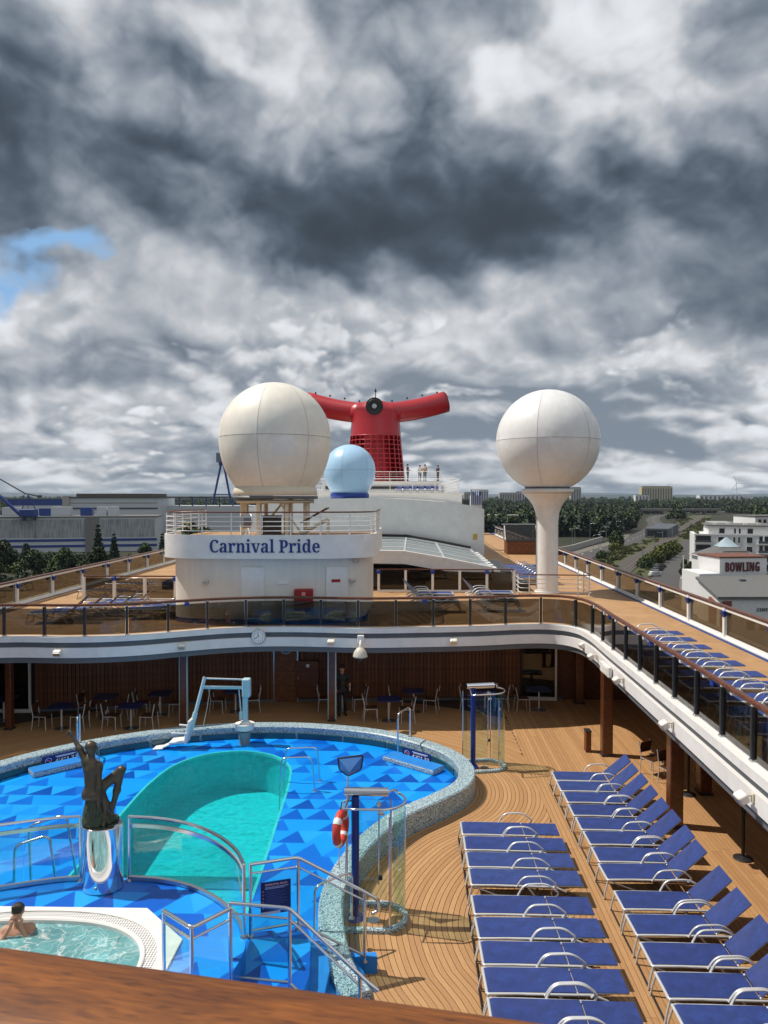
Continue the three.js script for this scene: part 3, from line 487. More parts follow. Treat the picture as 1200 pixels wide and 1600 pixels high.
// raised whirlpool platform, landing and steps
const PLAT = smooth([[-9.6, -9.4], [-8.3, -10.8], [-7.4, -11.3], [-6.63, -11.6], [-5.83, -11.9], [-5.0, -12.02], [-4.14, -11.96], [-3.55, -11.78], [-2.98, -11.38], [-2.5, -10.75], [-2.33, -10.2], [-2.4, -9.4], [-2.5, -7]], 0.12);
const TUB = [[-7.5, -8.1], [-7.5, -10.4], [-6.9, -11.04], [-4.04, -11.08], [-3.26, -10.32], [-3.26, -9.0], [-3.9, -8.1]];
const oval = []; for (let i = 0; i < 72; i++) { const a = i / 72 * 2 * Math.PI, c = Math.cos(a), s = Math.sin(a); oval.push([-5.4 + 1.72 * Math.sign(c) * Math.abs(c) ** 0.8, -9.6 + 1.14 * Math.sign(s) * Math.abs(s) ** 0.86]); }
const plat = thing('whirlpool_platform', 'raised blue platform with triangle pattern round the whirlpool', 'platform');
mesh('floor', slab([...PLAT, [-9.6, -7]], 1.08, 1.15, [[...TUB].reverse()]), M.tubFloor, plat);
mesh('side', sweep(PLAT, [[-0.002, 1.149], [-0.002, 0.1]], false, false), M.blueStep, plat);
mesh('landing', slab([[-2.42, -11.15], [-1.72, -11.3], [-1.5, -10.9], [-1.42, -10.2], [-1.5, -9.2], [-1.8, -7.6], [-2.45, -7.4]], 0.1, 0.8), M.tubFloor, plat);
for (const [k, x, h] of [[0, -1.2, 0.6], [1, -0.92, 0.4], [2, -0.62, 0.2]]) mesh('stair_tread', slab([[-2.2, -11.32 - k * 0.06], [x - 0.28, -11.36 - k * 0.06], [x - 0.1, -11.2], [x + 0.02, -10.6], [x, -9.9], [x - 0.1, -9.2], [x - 0.5, -8.3], [-2.2, -8.2]], 0.012, h), M.blueStep, plat);
mesh('stringer', [slab([[-1.62, -11.5], [-0.55, -11.56], [-0.52, -11.44], [-1.6, -11.38]], 0.012, 0.28)], M.blueStep, plat);
// whirlpool
const tub = thing('whirlpool_tub', 'white moulded whirlpool tub full of foaming pale water', 'hot tub');
const holeMap = tex(512, 512, (u, v) => { const x = (u * 128) % 1 - 0.5, y = (v * 128) % 1 - 0.5, s = Math.hypot(x, y) < 0.3 ? 0.45 : 1; return [s, s, s]; }, 5.12);
M.gel = mat([0.82, 0.82, 0.8], 0.25, { map: mottleMap });
const oval2 = offset(oval, -0.22, true), oval3 = offset(oval, -0.06, true);
mesh('rim', slab([...TUB], 1.09, 1.185, [[...oval2].reverse()]), M.gel, tub);
mesh('overflow_grille', sheet([...oval2], 1.165, [[...oval3].reverse()]), mat([0.78, 0.78, 0.77], 0.4, { map: holeMap }), tub);
mesh('inner_lip', sweep(oval3, [[0, 1.1], [0, 1.18], [0.015, 1.19], [0.05, 1.19], [0.07, 1.17], [0.09, 0.3]], true, false), M.gel, tub);
mesh('shell', [sheet([...oval], 0.45), sweep(oval, rectProf(-0.3, -0.2, 0.4, 1.09), true)], mat([0.45, 0.72, 0.74], 0.4), tub);
const foamMap = tex(1024, 1024, (u, v, x, y) => { const X = u * 6, Y = v * 6, w1 = fbm(X * 1.1 + 4, Y * 1.1, 4), w2 = fbm(X * 1.1 - 9, Y * 1.1 + 5, 4), r = 1 - Math.abs(n2(X * 1.0 + w1 * 3.2, Y * 2.1 + w2 * 3.2)) * 2.1, q = 1 - Math.abs(n2(X * 2.6 + w2 * 2 + 30, Y * 3.4 + w1 * 2)) * 2.4; let f = Math.max(0, r) ** 7 * 0.85 + Math.max(0, q) ** 9 * 0.5; f += Math.max(0, fbm(X * 0.9 + 20, Y * 1.2, 5) - 0.16) * 2.2 * (0.5 + 0.5 * n2(X * 24, Y * 24)); f = Math.min(1, f * (0.55 + 0.7 * Math.max(0, 0.5 + fbm(X * 0.5, Y * 0.5, 2)))); const b = 0.92 + 0.3 * w1; return [0.5 * b + f * 0.48, 0.74 * b + f * 0.26, 0.76 * b + f * 0.24].map((c) => Math.min(1, c)); }, 4.2);
const foamBump = tex(512, 512, (u, v) => { const X = u * 9, Y = v * 9, s = 0.5 + 0.5 * fbm(X + 0.6 * fbm(X, Y, 2), Y * 1.4, 5); return [s, s, s]; }, 4.2, false);
{ const w = mesh('water', sheet([...oval], 1.12), mat([0.86, 0.92, 0.92], 0.1, { map: foamMap, bumpMap: foamBump, bumpScale: 0.09, transmission: 0.18, thickness: 0, ior: 1.33 }), tub); }
// chrome and glass screens
function screen(label, path, y0, hgt, posts, glassLow = 0.1) {
  const t = thing('glass_screen', label, 'railing', [0, y0, 0], 0, 'chrome and glass screens'), d = (o, y, r) => [[o - r, y], [o - r * 0.7, y + r * 0.7], [o, y + r], [o + r * 0.7, y + r * 0.7], [o + r, y], [o + r * 0.7, y - r * 0.7], [o, y - r], [o - r * 0.7, y - r * 0.7]];
  mesh('top_rail', sweep(path, d(0, hgt, 0.028)), M.chrome, t); mesh('clamp_rail', sweep(path, rectProf(-0.014, 0.014, hgt - 0.17, hgt - 0.11)), M.chrome, t); mesh('base_rail', sweep(path, rectProf(-0.03, 0.03, 0.015, 0.07)), M.steel, t);
  const L = lengthOf(path), n = Math.max(1, Math.round(L / 0.95));
  for (let i = 0; i < n; i++) mesh('glass_panel', sweep(part(path, i * L / n + 0.008, (i + 1) * L / n - 0.008), rectProf(-0.006, 0.006, glassLow, hgt - 0.12)), M.clear, t);
  for (const s of posts) { const p = along(path, s * L); mesh('post', cy(0.026, 0.026, hgt, p.x, 0, p.z, 12), M.chrome, t); mesh('post_foot', cy(0.05, 0.06, 0.03, p.x, 0, p.z, 14), M.steel, t); }
}
screen('curved glass screen with chrome rail left of the statue', smooth([[-8.6, -10.5], [-7.5, -11.2], [-6.63, -11.56], [-5.83, -11.85], [-5.46, -11.92]], 0.12), 1.15, 1.06, [0, 1]);
screen('curved glass screen with chrome rail right of the statue', smooth([[-4.66, -11.95], [-4.14, -11.9], [-3.58, -11.72], [-3.02, -11.34], [-2.6, -10.85], [-2.4, -10.45]], 0.1), 1.15, 1.06, [0, 1]);
function slopeRail(label, P, posts, panels) {
  const t = thing('stair_railing', label, 'railing', [0, 0, 0], 0, 'stair railings');
  mesh('handrail', tube(bends(P.map((p) => V(...p)), 0.07, 4), 0.027, 10), M.chrome, t); mesh('clamp_rail', tube(bends(P.slice(0, panels + 1).map((p) => V(p[0], p[1] - 0.14, p[2])), 0.04, 3), 0.022, 6, 0.7), M.chrome, t);
  for (const [x, y0, y1, z] of posts) { mesh('post', cy(0.026, 0.026, y1 - y0, x, y0, z, 12), M.chrome, t); mesh('post_foot', cy(0.05, 0.06, 0.03, x, y0, z, 14), M.steel, t); }
  for (let i = 0; i < panels; i++) {
    const a = P[i], b = P[i + 1], g = new THREE.BufferGeometry(), lo = (p) => p[1] - 1.0, dx = b[0] - a[0], dz = b[2] - a[2], l = Math.hypot(dx, dz), nx = -dz / l * 0.006, nz = dx / l * 0.006, q = (p, y, s, e) => [p[0] + dx * e + nx * s, y, p[2] + dz * e + nz * s], v = [];
    for (const s of [-1, 1]) { const A = q(a, lo(a), s, 0.03), B = q(b, lo(b), s, -0.03), C = q(b, b[1] - 0.13, s, -0.03), D = q(a, a[1] - 0.13, s, 0.03); v.push(...A, ...B, ...C, ...A, ...C, ...D); }
    g.setAttribute('position', new THREE.Float32BufferAttribute(v, 3)); mesh('glass_panel', g, M.clear, t);
    mesh('base_rail', tube([V(a[0], lo(a) - 0.02, a[2]), V(b[0], lo(b) - 0.02, b[2])], 0.022, 6), M.steel, t);
  }
}
slopeRail('chrome stair railing with the rules sign behind the landing', [[-2.43, 1.92, -11.02], [-1.74, 1.92, -11.26], [-0.72, 1.3, -11.45], [-0.5, 1.16, -11.48], [-0.5, 0.98, -11.48], [-0.62, 0.95, -11.46]], [[-2.43, 0.8, 1.92, -11.02], [-1.74, 0.8, 1.92, -11.26], [-0.72, 0.2, 1.3, -11.45]], 2);
slopeRail('near chrome stair railing running down the blue steps', [[-2.48, 1.92, -9.95], [-1.64, 1.92, -9.85], [-0.6, 1.2, -9.5], [-0.42, 1.08, -9.46]], [[-2.48, 0.8, 1.92, -9.95], [-1.64, 0.8, 1.92, -9.85], [-0.66, 0.2, 1.22, -9.52]], 2);
slopeRail('low chrome gate railing at the corner of the whirlpool', [[-3.22, 2.1, -9.42], [-2.74, 2.1, -9.05], [-2.36, 2.1, -9.5]], [[-3.22, 1.15, 2.1, -9.42], [-2.74, 1.15, 2.1, -9.05], [-2.36, 1.0, 2.1, -9.5]], 2);
hoop('stair_hoop', 'slim chrome hoop across the mosaic wall by the steps', [[-1.55, 0.13, -11.72], [-1.55, 1.2, -11.78], [-0.98, 1.24, -12.2], [-0.98, 0.5, -12.1]], 0.02);
{ // sign on the glass
  const c = document.createElement('canvas'); c.width = 384; c.height = 400; const g = c.getContext('2d'); g.fillStyle = '#121c58'; g.fillRect(0, 0, 384, 400); g.fillStyle = '#e8b8c0'; g.font = 'bold 32px sans-serif'; g.fillText('WHIRLPOOL RULES', 52, 44); g.fillStyle = '#aab2d8'; g.fillRect(54, 62, 300, 8); g.fillRect(54, 78, 250, 8);
  for (let i = 0; i < 12; i++) { g.fillStyle = '#4a588f'; g.fillRect(62, 108 + i * 21, 180 + (i * 67) % 120, 6); if (i % 2 === 0) { g.fillStyle = '#b06070'; g.beginPath(); g.arc(30, 112 + i * 21, 11, 0, 7); g.fill(); } } g.fillStyle = '#c8c8d4'; g.fillRect(0, 366, 250, 34);
  const t = new THREE.CanvasTexture(c); t.colorSpace = THREE.SRGBColorSpace;
  const o = thing('rules_sign', 'navy blue rules sign fixed to the glass by the stairs', 'sign', [-2.06, 1.38, -11.11], 0.333); mesh('board', bx(0.46, 0.5, 0.012), M.bluePost, o); const f = new THREE.Mesh(new THREE.PlaneGeometry(0.455, 0.495).translate(0, 0, 0.0085), mat(0xffffff, 0.5, { map: t, metres: false })); f.name = 'print'; o.add(f);
}
// pool lift
{
  const t = thing('pool_lift', 'pale blue pool lift with a white hanging seat on the far pool edge', 'pool lift', [-4.95, 0.13, -21.75]);
  mesh('mast', [rb(0.15, 1.05, 0.15, 0.02, 1.1, 0, 0.03)], M.paleBlue, t); mesh('turntable', [cy(0.29, 0.27, 0.17, 0, 0.44, 0, 28), cy(0.12, 0.2, 0.08, 0, 0.6, 0)], M.white, t);
  mesh('motor_housing', rb(0.24, 0.56, 0.26, 0.06, 1.68, 0, 0.05), M.paleBlue, t);
  mesh('upper_arm', tube([V(0, 1.92, 0), V(-1.24, 1.96, 0.05)], 0.026, 8), M.alu, t); mesh('lower_arm', rb(1.25, 0.09, 0.07, -0.62, 1.68, 0.02, 0.02), M.paleBlue, t);
  mesh('hanger', [tube([V(-1.18, 2.0, 0.05), V(-1.46, 0.75, 0.3)], 0.055, 8), tube([V(-1.4, 1.0, 0.27), V(-1.52, 0.5, 0.36)], 0.075, 8)], M.paleBlue, t);
  mesh('actuator', [tube([V(-0.16, 1.62, 0.04), V(-0.1, 0.95, 0.06)], 0.022, 8), rb(0.1, 0.24, 0.1, -0.1, 0.86, 0.06, 0.03)], M.alu, t);
  mesh('seat_back', new RoundedBoxGeometry(0.1, 0.72, 0.44, 3, 0.045).rotateZ(-0.22).translate(-1.56, 0.5, 0.4), M.white, t);
  mesh('seat', new RoundedBoxGeometry(0.44, 0.09, 0.44, 3, 0.04).rotateZ(0.12).translate(-1.86, 0.22, 0.46), M.white, t);
  mesh('footrest', [new RoundedBoxGeometry(0.36, 0.05, 0.3, 2, 0.02).rotateZ(0.42).translate(-2.18, 0.1, 0.5), new RoundedBoxGeometry(0.3, 0.05, 0.34, 2, 0.02).rotateZ(0.1).translate(-2.4, 0.03, 0.52)], M.white, t);
  mesh('armrest', [tube([V(-1.54, 0.58, 0.2), V(-1.9, 0.62, 0.24)], 0.025, 8), tube([V(-1.54, 0.48, 0.62), V(-2.0, 0.5, 0.66)], 0.025, 8)], M.white, t);
  mesh('cable', tube([V(-1.02, 1.72, 0.04), V(-1.1, 1.1, 0.1), V(-1.22, 0.55, 0.1)], 0.008, 5), M.beige, t);
  const b = thing('basket', 'grey wicker waste basket under the pool lift', 'basket', [-4.95, 0.13, -21.72]); mesh('body', lathe([[0.15, 0], [0.19, 0.38], [0.2, 0.38], [0.2, 0.4], [0.17, 0.4]], 24), mat([0.2, 0.28, 0.3], 0.7, { map: mottleMap }), b); mesh('post_sleeve', cy(0.1, 0.13, 0.44, 0, 0, 0, 16), mat([0.05, 0.03, 0.02], 0.6), b);
}
// showers
function shower(label, x, z, turn) {
  const t = thing('deck_shower', label, 'shower', [x, 0.012, z], turn, 'deck showers'), D = [];
  for (let i = 0; i <= 24; i++) { const a = -Math.PI / 2 + i / 24 * Math.PI; D.push([0.45 + 0.44 * Math.cos(a), 0.42 * Math.sin(a)]); }
  const ring = [[-0.2, -0.42], [0.1, -0.42], ...D, [0.1, 0.42], [-0.2, 0.42]];
  mesh('floor_kerb', sweep(ring, [[-0.05, 0], [-0.05, 0.06], [-0.03, 0.08], [0.03, 0.08], [0.05, 0.06], [0.05, 0]]), M.mosaic, t);
  mesh('drain', cy(0.11, 0.11, 0.006, 0.32, 0.002, 0.05, 20), M.steel, t);
  mesh('post', cy(0.07, 0.07, 2.2, 0, 0, 0, 20), M.bluePost, t); mesh('post_base', cy(0.12, 0.16, 0.07, 0, 0, 0, 20), M.blue, t);
  mesh('top_tube', new THREE.CylinderGeometry(0.075, 0.075, 0.78, 20).rotateZ(Math.PI / 2).translate(0.2, 2.27, 0), M.chrome, t);
  mesh('curtain_rail', tube([V(0.56, 2.27, 0), V(0.72, 2.27, -0.1), ...D.filter((_, i) => i > 5).map(([a, b]) => V(a, 2.13, b)), V(0.1, 2.13, 0.42), V(-0.16, 2.13, 0.42), V(-0.1, 2.2, 0.02)], 0.02, 8), M.chrome, t);
  mesh('riser', cy(0.014, 0.014, 1.5, 0.42, 0.62, 0.02, 10), M.chrome, t); mesh('shower_head', [cy(0.05, 0.03, 0.05, 0.42, 2.04, 0.06, 14), rb(0.12, 0.06, 0.06, 0.46, 1.9, 0.04)], M.chrome, t); mesh('valve', rb(0.07, 0.07, 0.08, 0.45, 0.75, 0.03, 0.02), M.dark, t);
  mesh('glass_post', cy(0.018, 0.018, 1.9, 0.62, 0.08, 0.38, 10), M.chrome, t); mesh('glass_post', cy(0.018, 0.018, 1.9, 0.62, 0.08, -0.38, 10), M.chrome, t); mesh('glass_post', cy(0.016, 0.016, 1.95, -0.18, 0.08, -0.4, 10), M.chrome, t);
  mesh('curved_glass', sweep(D.filter(([a]) => a > 0.62), rectProf(-0.005, 0.005, 0.12, 1.98)), M.clear, t); mesh('side_glass', bx(0.7, 1.86, 0.01, 0.2, 1.05, -0.41), M.clear, t);
  mesh('hinge', [rb(0.06, 0.08, 0.05, 0.64, 0.5, 0.38), rb(0.06, 0.08, 0.05, 0.64, 1.7, 0.38)], M.steel, t); return t;
}
shower('glass and chrome shower with a blue post at the far bend of the pool wall', 1.72, -20.35, 0.2);
shower('glass and chrome shower with a blue post beside the life ring', -0.98, -12.95, 0);
{
  const t = thing('life_ring', 'orange life ring with white bands hung beside the near shower', 'life ring', [-1.24, 1.62, -12.95]);
  mesh('ring', new THREE.TorusGeometry(0.25, 0.075, 14, 40).rotateY(Math.PI / 2 - 0.22), mat([0.62, 0.06, 0.035], 0.5, { map: mottleMap }), t);
  for (let i = 0; i < 4; i++) mesh('band', new THREE.TorusGeometry(0.25, 0.079, 14, 8, 0.34).rotateZ(i * Math.PI / 2 + 0.6).rotateY(Math.PI / 2 - 0.22), M.white, t);
  mesh('rope', [tube([V(0, -0.3, 0.02), V(-0.03, -0.5, 0.05), V(-0.02, -0.72, 0.02)], 0.008, 5), tube([V(0.02, 0.32, 0), V(0.06, 0.5, 0.02), V(0.14, 0.52, 0)], 0.01, 5)], M.beige, t); mesh('hook', tube([V(0.2, 0.5, 0), V(0.02, 0.46, 0), V(0, 0.34, 0)], 0.012, 6), M.dark, t);
}
{
  const t = thing('skimmer_net', 'blue pool skimmer net on a pole behind the near shower', 'pool net', [-1.2, 0.13, -13.3]);
  mesh('pole', tube([V(0, 0, 0), V(0.06, 2.3, 0)], 0.016, 8), M.alu, t); const fr = [V(-0.12, 2.62, 0), V(-0.1, 2.42, 0.02), V(0.06, 2.3, 0.02), V(0.3, 2.42, 0.02), V(0.34, 2.68, 0), V(-0.12, 2.62, 0)];
  mesh('frame', tube(bends(fr, 0.05, 3), 0.014, 8), M.dark, t); const g = new THREE.BufferGeometry(), v = []; const cc = V(0.1, 2.42, 0.16); for (let i = 0; i < 5; i++) v.push(...fr[i].toArray(), ...fr[i + 1].toArray(), ...cc.toArray()); g.setAttribute('position', new THREE.Float32BufferAttribute(v, 3)); mesh('mesh_bag', g, mat([0.05, 0.22, 0.5], 0.7, { transmission: 0.45, thickness: 0 }), t);
}

// ---------- deck furniture ----------
function makeLounger(flat, slingMat, frameMat) {
  const t = new THREE.Group(), W = 0.29, Hs = 0.36, ang = flat ? 0 : 0.72, hx = 1.28, L = 0.76, ca = Math.cos(ang), sa = Math.sin(ang);
  for (const s of [-1, 1]) {
    mesh('side_rail', tube(bends([V(0.03, 0.3, s * W), V(0.0, Hs, s * W), V(0.5, Hs + 0.005, s * W), V(hx + 0.25, Hs - 0.005, s * W), V(hx + 0.45, 0.27, s * W)], 0.05, 3), 0.02, 8), frameMat, t);
    mesh('front_leg', tube(bends([V(0.02, Hs - 0.01, s * W), V(-0.035, 0.16, s * (W + 0.015)), V(-0.06, 0.012, s * (W + 0.02))], 0.05, 2), 0.017, 8), frameMat, t);
    mesh('rear_leg', tube([V(1.02, Hs, s * W), V(1.3, 0.012, s * (W + 0.02))], 0.017, 8), frameMat, t);
    mesh('brace', tube([V(0.06, Hs - 0.03, s * (W - 0.01)), V(0.62, 0.12, s * (W - 0.02)), V(1.2, 0.14, s * W)], 0.013, 6), frameMat, t);
    mesh('armrest', tube(bends([V(0.82, Hs, s * (W + 0.03)), V(0.94, Hs + 0.2, s * (W + 0.045)), V(1.36, Hs + 0.215, s * (W + 0.045)), V(1.56, Hs + 0.05, s * (W + 0.035)), V(1.48, Hs - 0.02, s * (W + 0.02))], 0.12, 5), 0.021, 8, 0.75), frameMat, t);
    mesh('back_rail', tube([V(hx, Hs + 0.004, s * (W - 0.035)), V(hx + L * ca, Hs + 0.004 + L * sa, s * (W - 0.035))], 0.013, 6), frameMat, t);
  }
  mesh('front_bar', tube([V(0.0, Hs, -W), V(0.0, Hs, W)], 0.024, 10), frameMat, t);
  mesh('floor_bar', tube([V(-0.055, 0.04, -W), V(-0.055, 0.04, W)], 0.013, 6), M.dark, t);
  mesh('cross_bar', tube([V(hx + 0.03, Hs - 0.03, -W), V(hx + 0.03, Hs - 0.03, W)], 0.016, 8), frameMat, t);
  const cloth = (x0, x1, w, drop, turn) => { const nx = 14, nz = 6, g = new THREE.PlaneGeometry(x1 - x0, w * 2, nx, nz).rotateX(-Math.PI / 2).translate((x0 + x1) / 2, 0, 0), p = g.attributes.position; for (let i = 0; i < p.count; i++) { const x = p.getX(i), z = p.getZ(i), u = (x - x0) / (x1 - x0); let y = -drop * (1 - (z / w) ** 2) * Math.sin(Math.PI * Math.min(1, Math.max(0, u))); if (turn && u < 0.08) { y -= (0.08 - u) * 0.9 * 0.3; } p.setY(i, y); } const b = g.clone(); b.index.array.reverse(); const q = b.attributes.position; for (let i = 0; i < q.count; i++) q.setY(i, q.getY(i) - 0.006); g.computeVertexNormals(); b.computeVertexNormals(); return [g, b]; };
  mesh('seat_sling', cloth(-0.02, hx, W - 0.012, 0.022, 1).map((g) => g.translate(0, Hs + 0.026, 0)), slingMat, t);
  mesh('back_sling', cloth(0.025, L, W - 0.02, 0.018, 0).map((g) => g.rotateZ(ang).translate(hx, Hs + 0.024, 0)), slingMat, t);
  return t;
}
const ORD = ['first', 'second', 'third', 'fourth', 'fifth', 'sixth', 'seventh', 'eighth', 'ninth', 'tenth', 'eleventh', 'twelfth', 'thirteenth', 'fourteenth', 'fifteenth'];
const flatL = makeLounger(true, M.sling, M.alu), upL = makeLounger(false, M.sling, M.alu), darkUp = makeLounger(false, M.sling, M.steel), darkFlat = makeLounger(true, M.sling, M.steel);
flatL.name = upL.name = darkUp.name = darkFlat.name = 'sun_lounger';
for (const l of [flatL, upL, darkUp, darkFlat]) l.userData.category = 'sun lounger';
[-16.1, -15.42, -14.73, -14.07, -13.12, -12.43, -11.76, -11.1, -10.42, -9.74].forEach((z, i) => copy(flatL, 'blue lounger lying flat in the row nearest the pool, ' + ORD[i] + ' from the far end', [1.1 + rr(-0.02, 0.02), 0.012, z + 0.31], rr(-0.02, 0.02), 'flat blue loungers beside the pool'));
[-19.16, -18.5, -17.83, -17.12, -16.42, -15.74, -15.03, -14.35, -13.36, -12.61, -11.82, -11.08, -10.38, -9.7].forEach((z, i) => copy(upL, 'blue lounger with raised back in the right row, ' + ORD[i] + ' from the far end', [3.66 + rr(-0.02, 0.02), 0.012, z + 0.31], rr(-0.025, 0.025), 'blue loungers with raised backs'));
// loungers on the upper deck behind the glass, right side
for (let i = 0; i < 11; i++) copy(flatL, 'flat blue lounger behind the right glass railing, ' + ORD[i] + ' from the far end', [5.74 - 0.004 * i, UP, -21.5 + i * 0.98], rr(-0.03, 0.03), 'loungers on the right side of the upper deck');
for (let i = 0; i < 9; i++) copy(darkFlat, 'dark lounger in the row along the right promenade, ' + ORD[i] + ' from the far end', [5.2, UP, -42.6 + i * 0.78], rr(-0.03, 0.03), 'shaded loungers along the right promenade');
// stacked loungers behind the rail, right of the house
for (const [x, z, n, k, nm] of [[-0.15, -27.6, 5, 0, 'left'], [2.1, -27.9, 5, 1, 'right']]) for (let i = 0; i < n; i++) { copy(upL, ORD[i] + ' lounger from the bottom of the ' + nm + ' blue stack beside the house', [x + 1.95 - i * 0.06, UP + i * 0.085, z + (i % 2) * 0.03], Math.PI + (k ? 0.02 : 0.05), 'stacked loungers by the house'); }
for (const [x, z, k, nm] of [[-11.9, -24.6, 0, 'left'], [-9.0, -25.6, 1, 'right']]) for (let i = 0; i < 5; i++) copy(darkUp, 'dark lounger in the ' + nm + ' group left of the house, ' + ORD[i] + ' from the railing', [x + i * 0.34 - 1.0, UP, z - i * 0.72], 0.12, 'dark loungers left of the house');
copy(darkFlat, 'lone lounger in the sun near the left outer railing', [-13.9, UP, -30.6], 0.1); copy(darkFlat, 'second lone lounger in the sun beyond the left inner railing', [-13.8, UP, -33.2], -0.1);

scene.traverse((o) => { if (/_sling$/.test(o.name)) { const p = o.parent, k = Math.abs(Math.round(p.position.z * 37 + p.position.x * 11)) % 4; if (k < 3) o.material = M.slings[k]; } });
// tables and chairs in the shade
function makeChair() {
  const t = new THREE.Group(); t.name = 'cafe_chair'; t.userData.category = 'chair';
  mesh('seat', rb(0.42, 0.025, 0.42, 0, 0.45, 0, 0.012), mat([0.12, 0.05, 0.02], 0.4, { map: woodMap }), t);
  mesh('backrest', new RoundedBoxGeometry(0.4, 0.3, 0.02, 2, 0.009).rotateX(0.16).translate(0, 0.7, -0.235), mat([0.12, 0.05, 0.02], 0.4, { map: woodMap }), t);
  for (const s of [-1, 1]) { mesh('front_leg', tube([V(s * 0.2, 0.45, 0.2), V(s * 0.21, 0, 0.22)], 0.014, 6), M.alu, t); mesh('rear_leg', tube([V(s * 0.21, 0, -0.25), V(s * 0.2, 0.45, -0.2), V(s * 0.2, 0.86, -0.28)], 0.015, 6), M.alu, t); mesh('side_rail', tube([V(s * 0.2, 0.435, 0.2), V(s * 0.2, 0.435, -0.2)], 0.013, 6), M.alu, t); }
  return t;
}
function makeTable() {
  const t = new THREE.Group(); t.name = 'cafe_table'; t.userData.category = 'table';
  mesh('top', rb(0.74, 0.03, 0.74, 0, 0.73, 0, 0.012), mat([0.008, 0.016, 0.08], 0.3), t); mesh('pedestal', cy(0.032, 0.032, 0.7, 0, 0.02, 0, 12), M.alu, t); mesh('base', lathe([[0, 0], [0.24, 0], [0.24, 0.012], [0.06, 0.035], [0.04, 0.06]], 20), M.steel, t); return t;
}
const chair0 = makeChair(), table0 = makeTable();
const sets = [['between the dark window and the left column', -11.28, -23.35, 2], ['just left of the slim column behind the pool lift', -9.04, -23.45, 2], ['in the back row behind the left table', -10.3, -24.5, 2], ['in the back row left of the pool lift', -8.6, -24.95, 2], ['behind the pool lift arm', -6.1, -25.4, 2], ['right of the middle column', -0.74, -24.55, 2], ['in the back row right of the middle column', 0.1, -25.6, 2], ['in the back row behind the far shower', 2.6, -25.9, 2], ['in front of the glass door', 4.5, -26.0, 1], ['at the far left edge under the window', -13.6, -24.1, 1], ['beside the person in black', -2.4, -25.75, 2]];
for (const [where, x, z, n] of sets) {
  copy(table0, 'square blue topped table ' + where, [x, 0.012, z], 0.05, 'tables under the upper deck');
  for (let k = 0; k < n; k++) { const s = k ? 1 : -1; copy(chair0, (k ? 'right' : 'left') + ' chair at the table ' + where, [x + s * 0.6, 0.012, z + rr(-0.08, 0.1)], -s * Math.PI / 2 + rr(-0.3, 0.3), 'chairs under the upper deck'); }
}
copy(chair0, 'left one of two chairs standing in the sun edge by the tallest column', [6.5, 0.012, -20.0], 0.5, 'chairs by the tallest column'); copy(chair0, 'right one of two chairs standing in the sun edge by the tallest column', [6.75, 0.012, -19.3], 0.4, 'chairs by the tallest column');
for (const [x, z, l] of [[6.97, -18.7, 'far black belt post with round base by the shaded column'], [6.87, -15.4, 'near black belt post with round base beside the loungers']]) { const t = thing('belt_post', l, 'post', [x, 0.012, z], 0, 'belt posts'); mesh('pole', cy(0.035, 0.035, 0.95, 0, 0.03, 0, 14), M.black, t); mesh('base', lathe([[0, 0], [0.19, 0], [0.19, 0.02], [0.08, 0.045], [0.04, 0.06]], 28), M.black, t); mesh('head', cy(0.045, 0.045, 0.1, 0, 0.95, 0, 14), M.black, t); }
{ const t = thing('waste_bin', 'slim dark wooden bin beside the column at the end of the right lounger row', 'bin', [5.2, 0.012, -21.8]); mesh('body', rb(0.16, 0.6, 0.26, 0, 0.3, 0, 0.02), M.wood[1], t); mesh('lid', rb(0.18, 0.04, 0.29, 0, 0.62, 0, 0.015), M.dark, t); }

// fittings on the fascia
function flood(label, x, y, z, a) {
  const t = thing('floodlight', label, 'floodlight', [x, y, z], a, 'floodlights on the deck edge');
  mesh('bracket', [rb(0.1, 0.16, 0.03, 0, 0.02, 0.015), tube([V(0, 0.05, 0.02), V(0, 0.06, 0.1)], 0.018, 6)], M.beige, t);
  mesh('housing', [new RoundedBoxGeometry(0.24, 0.15, 0.17, 3, 0.04).rotateX(0.5).translate(0, 0.02, 0.18)], M.whiteDirty, t);
  mesh('lens', new THREE.BoxGeometry(0.2, 0.11, 0.01).rotateX(0.5).translate(0, -0.025, 0.258), M.steel, t);
}
for (const [x, l] of [[-10.65, 'white floodlight on the far deck edge at the left'], [-7.25, 'white floodlight on the far deck edge left of the clock'], [-2.66, 'white floodlight on the far deck edge right of the clock'], [1.45, 'white floodlight on the far deck edge left of the glass door']]) { let b = EDGE[0], d = 9; for (const p of EDGE) if (p[1] < -20 && Math.abs(p[0] - x) < d) { d = Math.abs(p[0] - x); b = p; } flood(l, b[0], 2.76, b[1] + 0.09, 0); }
[[-23.6, 5.62], [-21.9, 5.48], [-19.1, 5.46], [-15.4, 5.42], [-11.7, 5.37], [-9.6, 5.35]].forEach(([z, x], i) => flood('white floodlight on the right deck edge, ' + ORD[i] + ' from the far corner', x, 2.76, z, -Math.PI / 2));
{ const t = thing('loudspeaker_panel', 'white flat loudspeaker box on the right deck edge', 'loudspeaker', [5.45, 2.72, -20.6], -Math.PI / 2); mesh('box', rb(0.9, 0.28, 0.1, 0, 0, 0.05, 0.02), M.white, t); mesh('grille', rb(0.5, 0.2, 0.02, 0.1, 0, 0.105, 0.01), M.whiteDirty, t); }
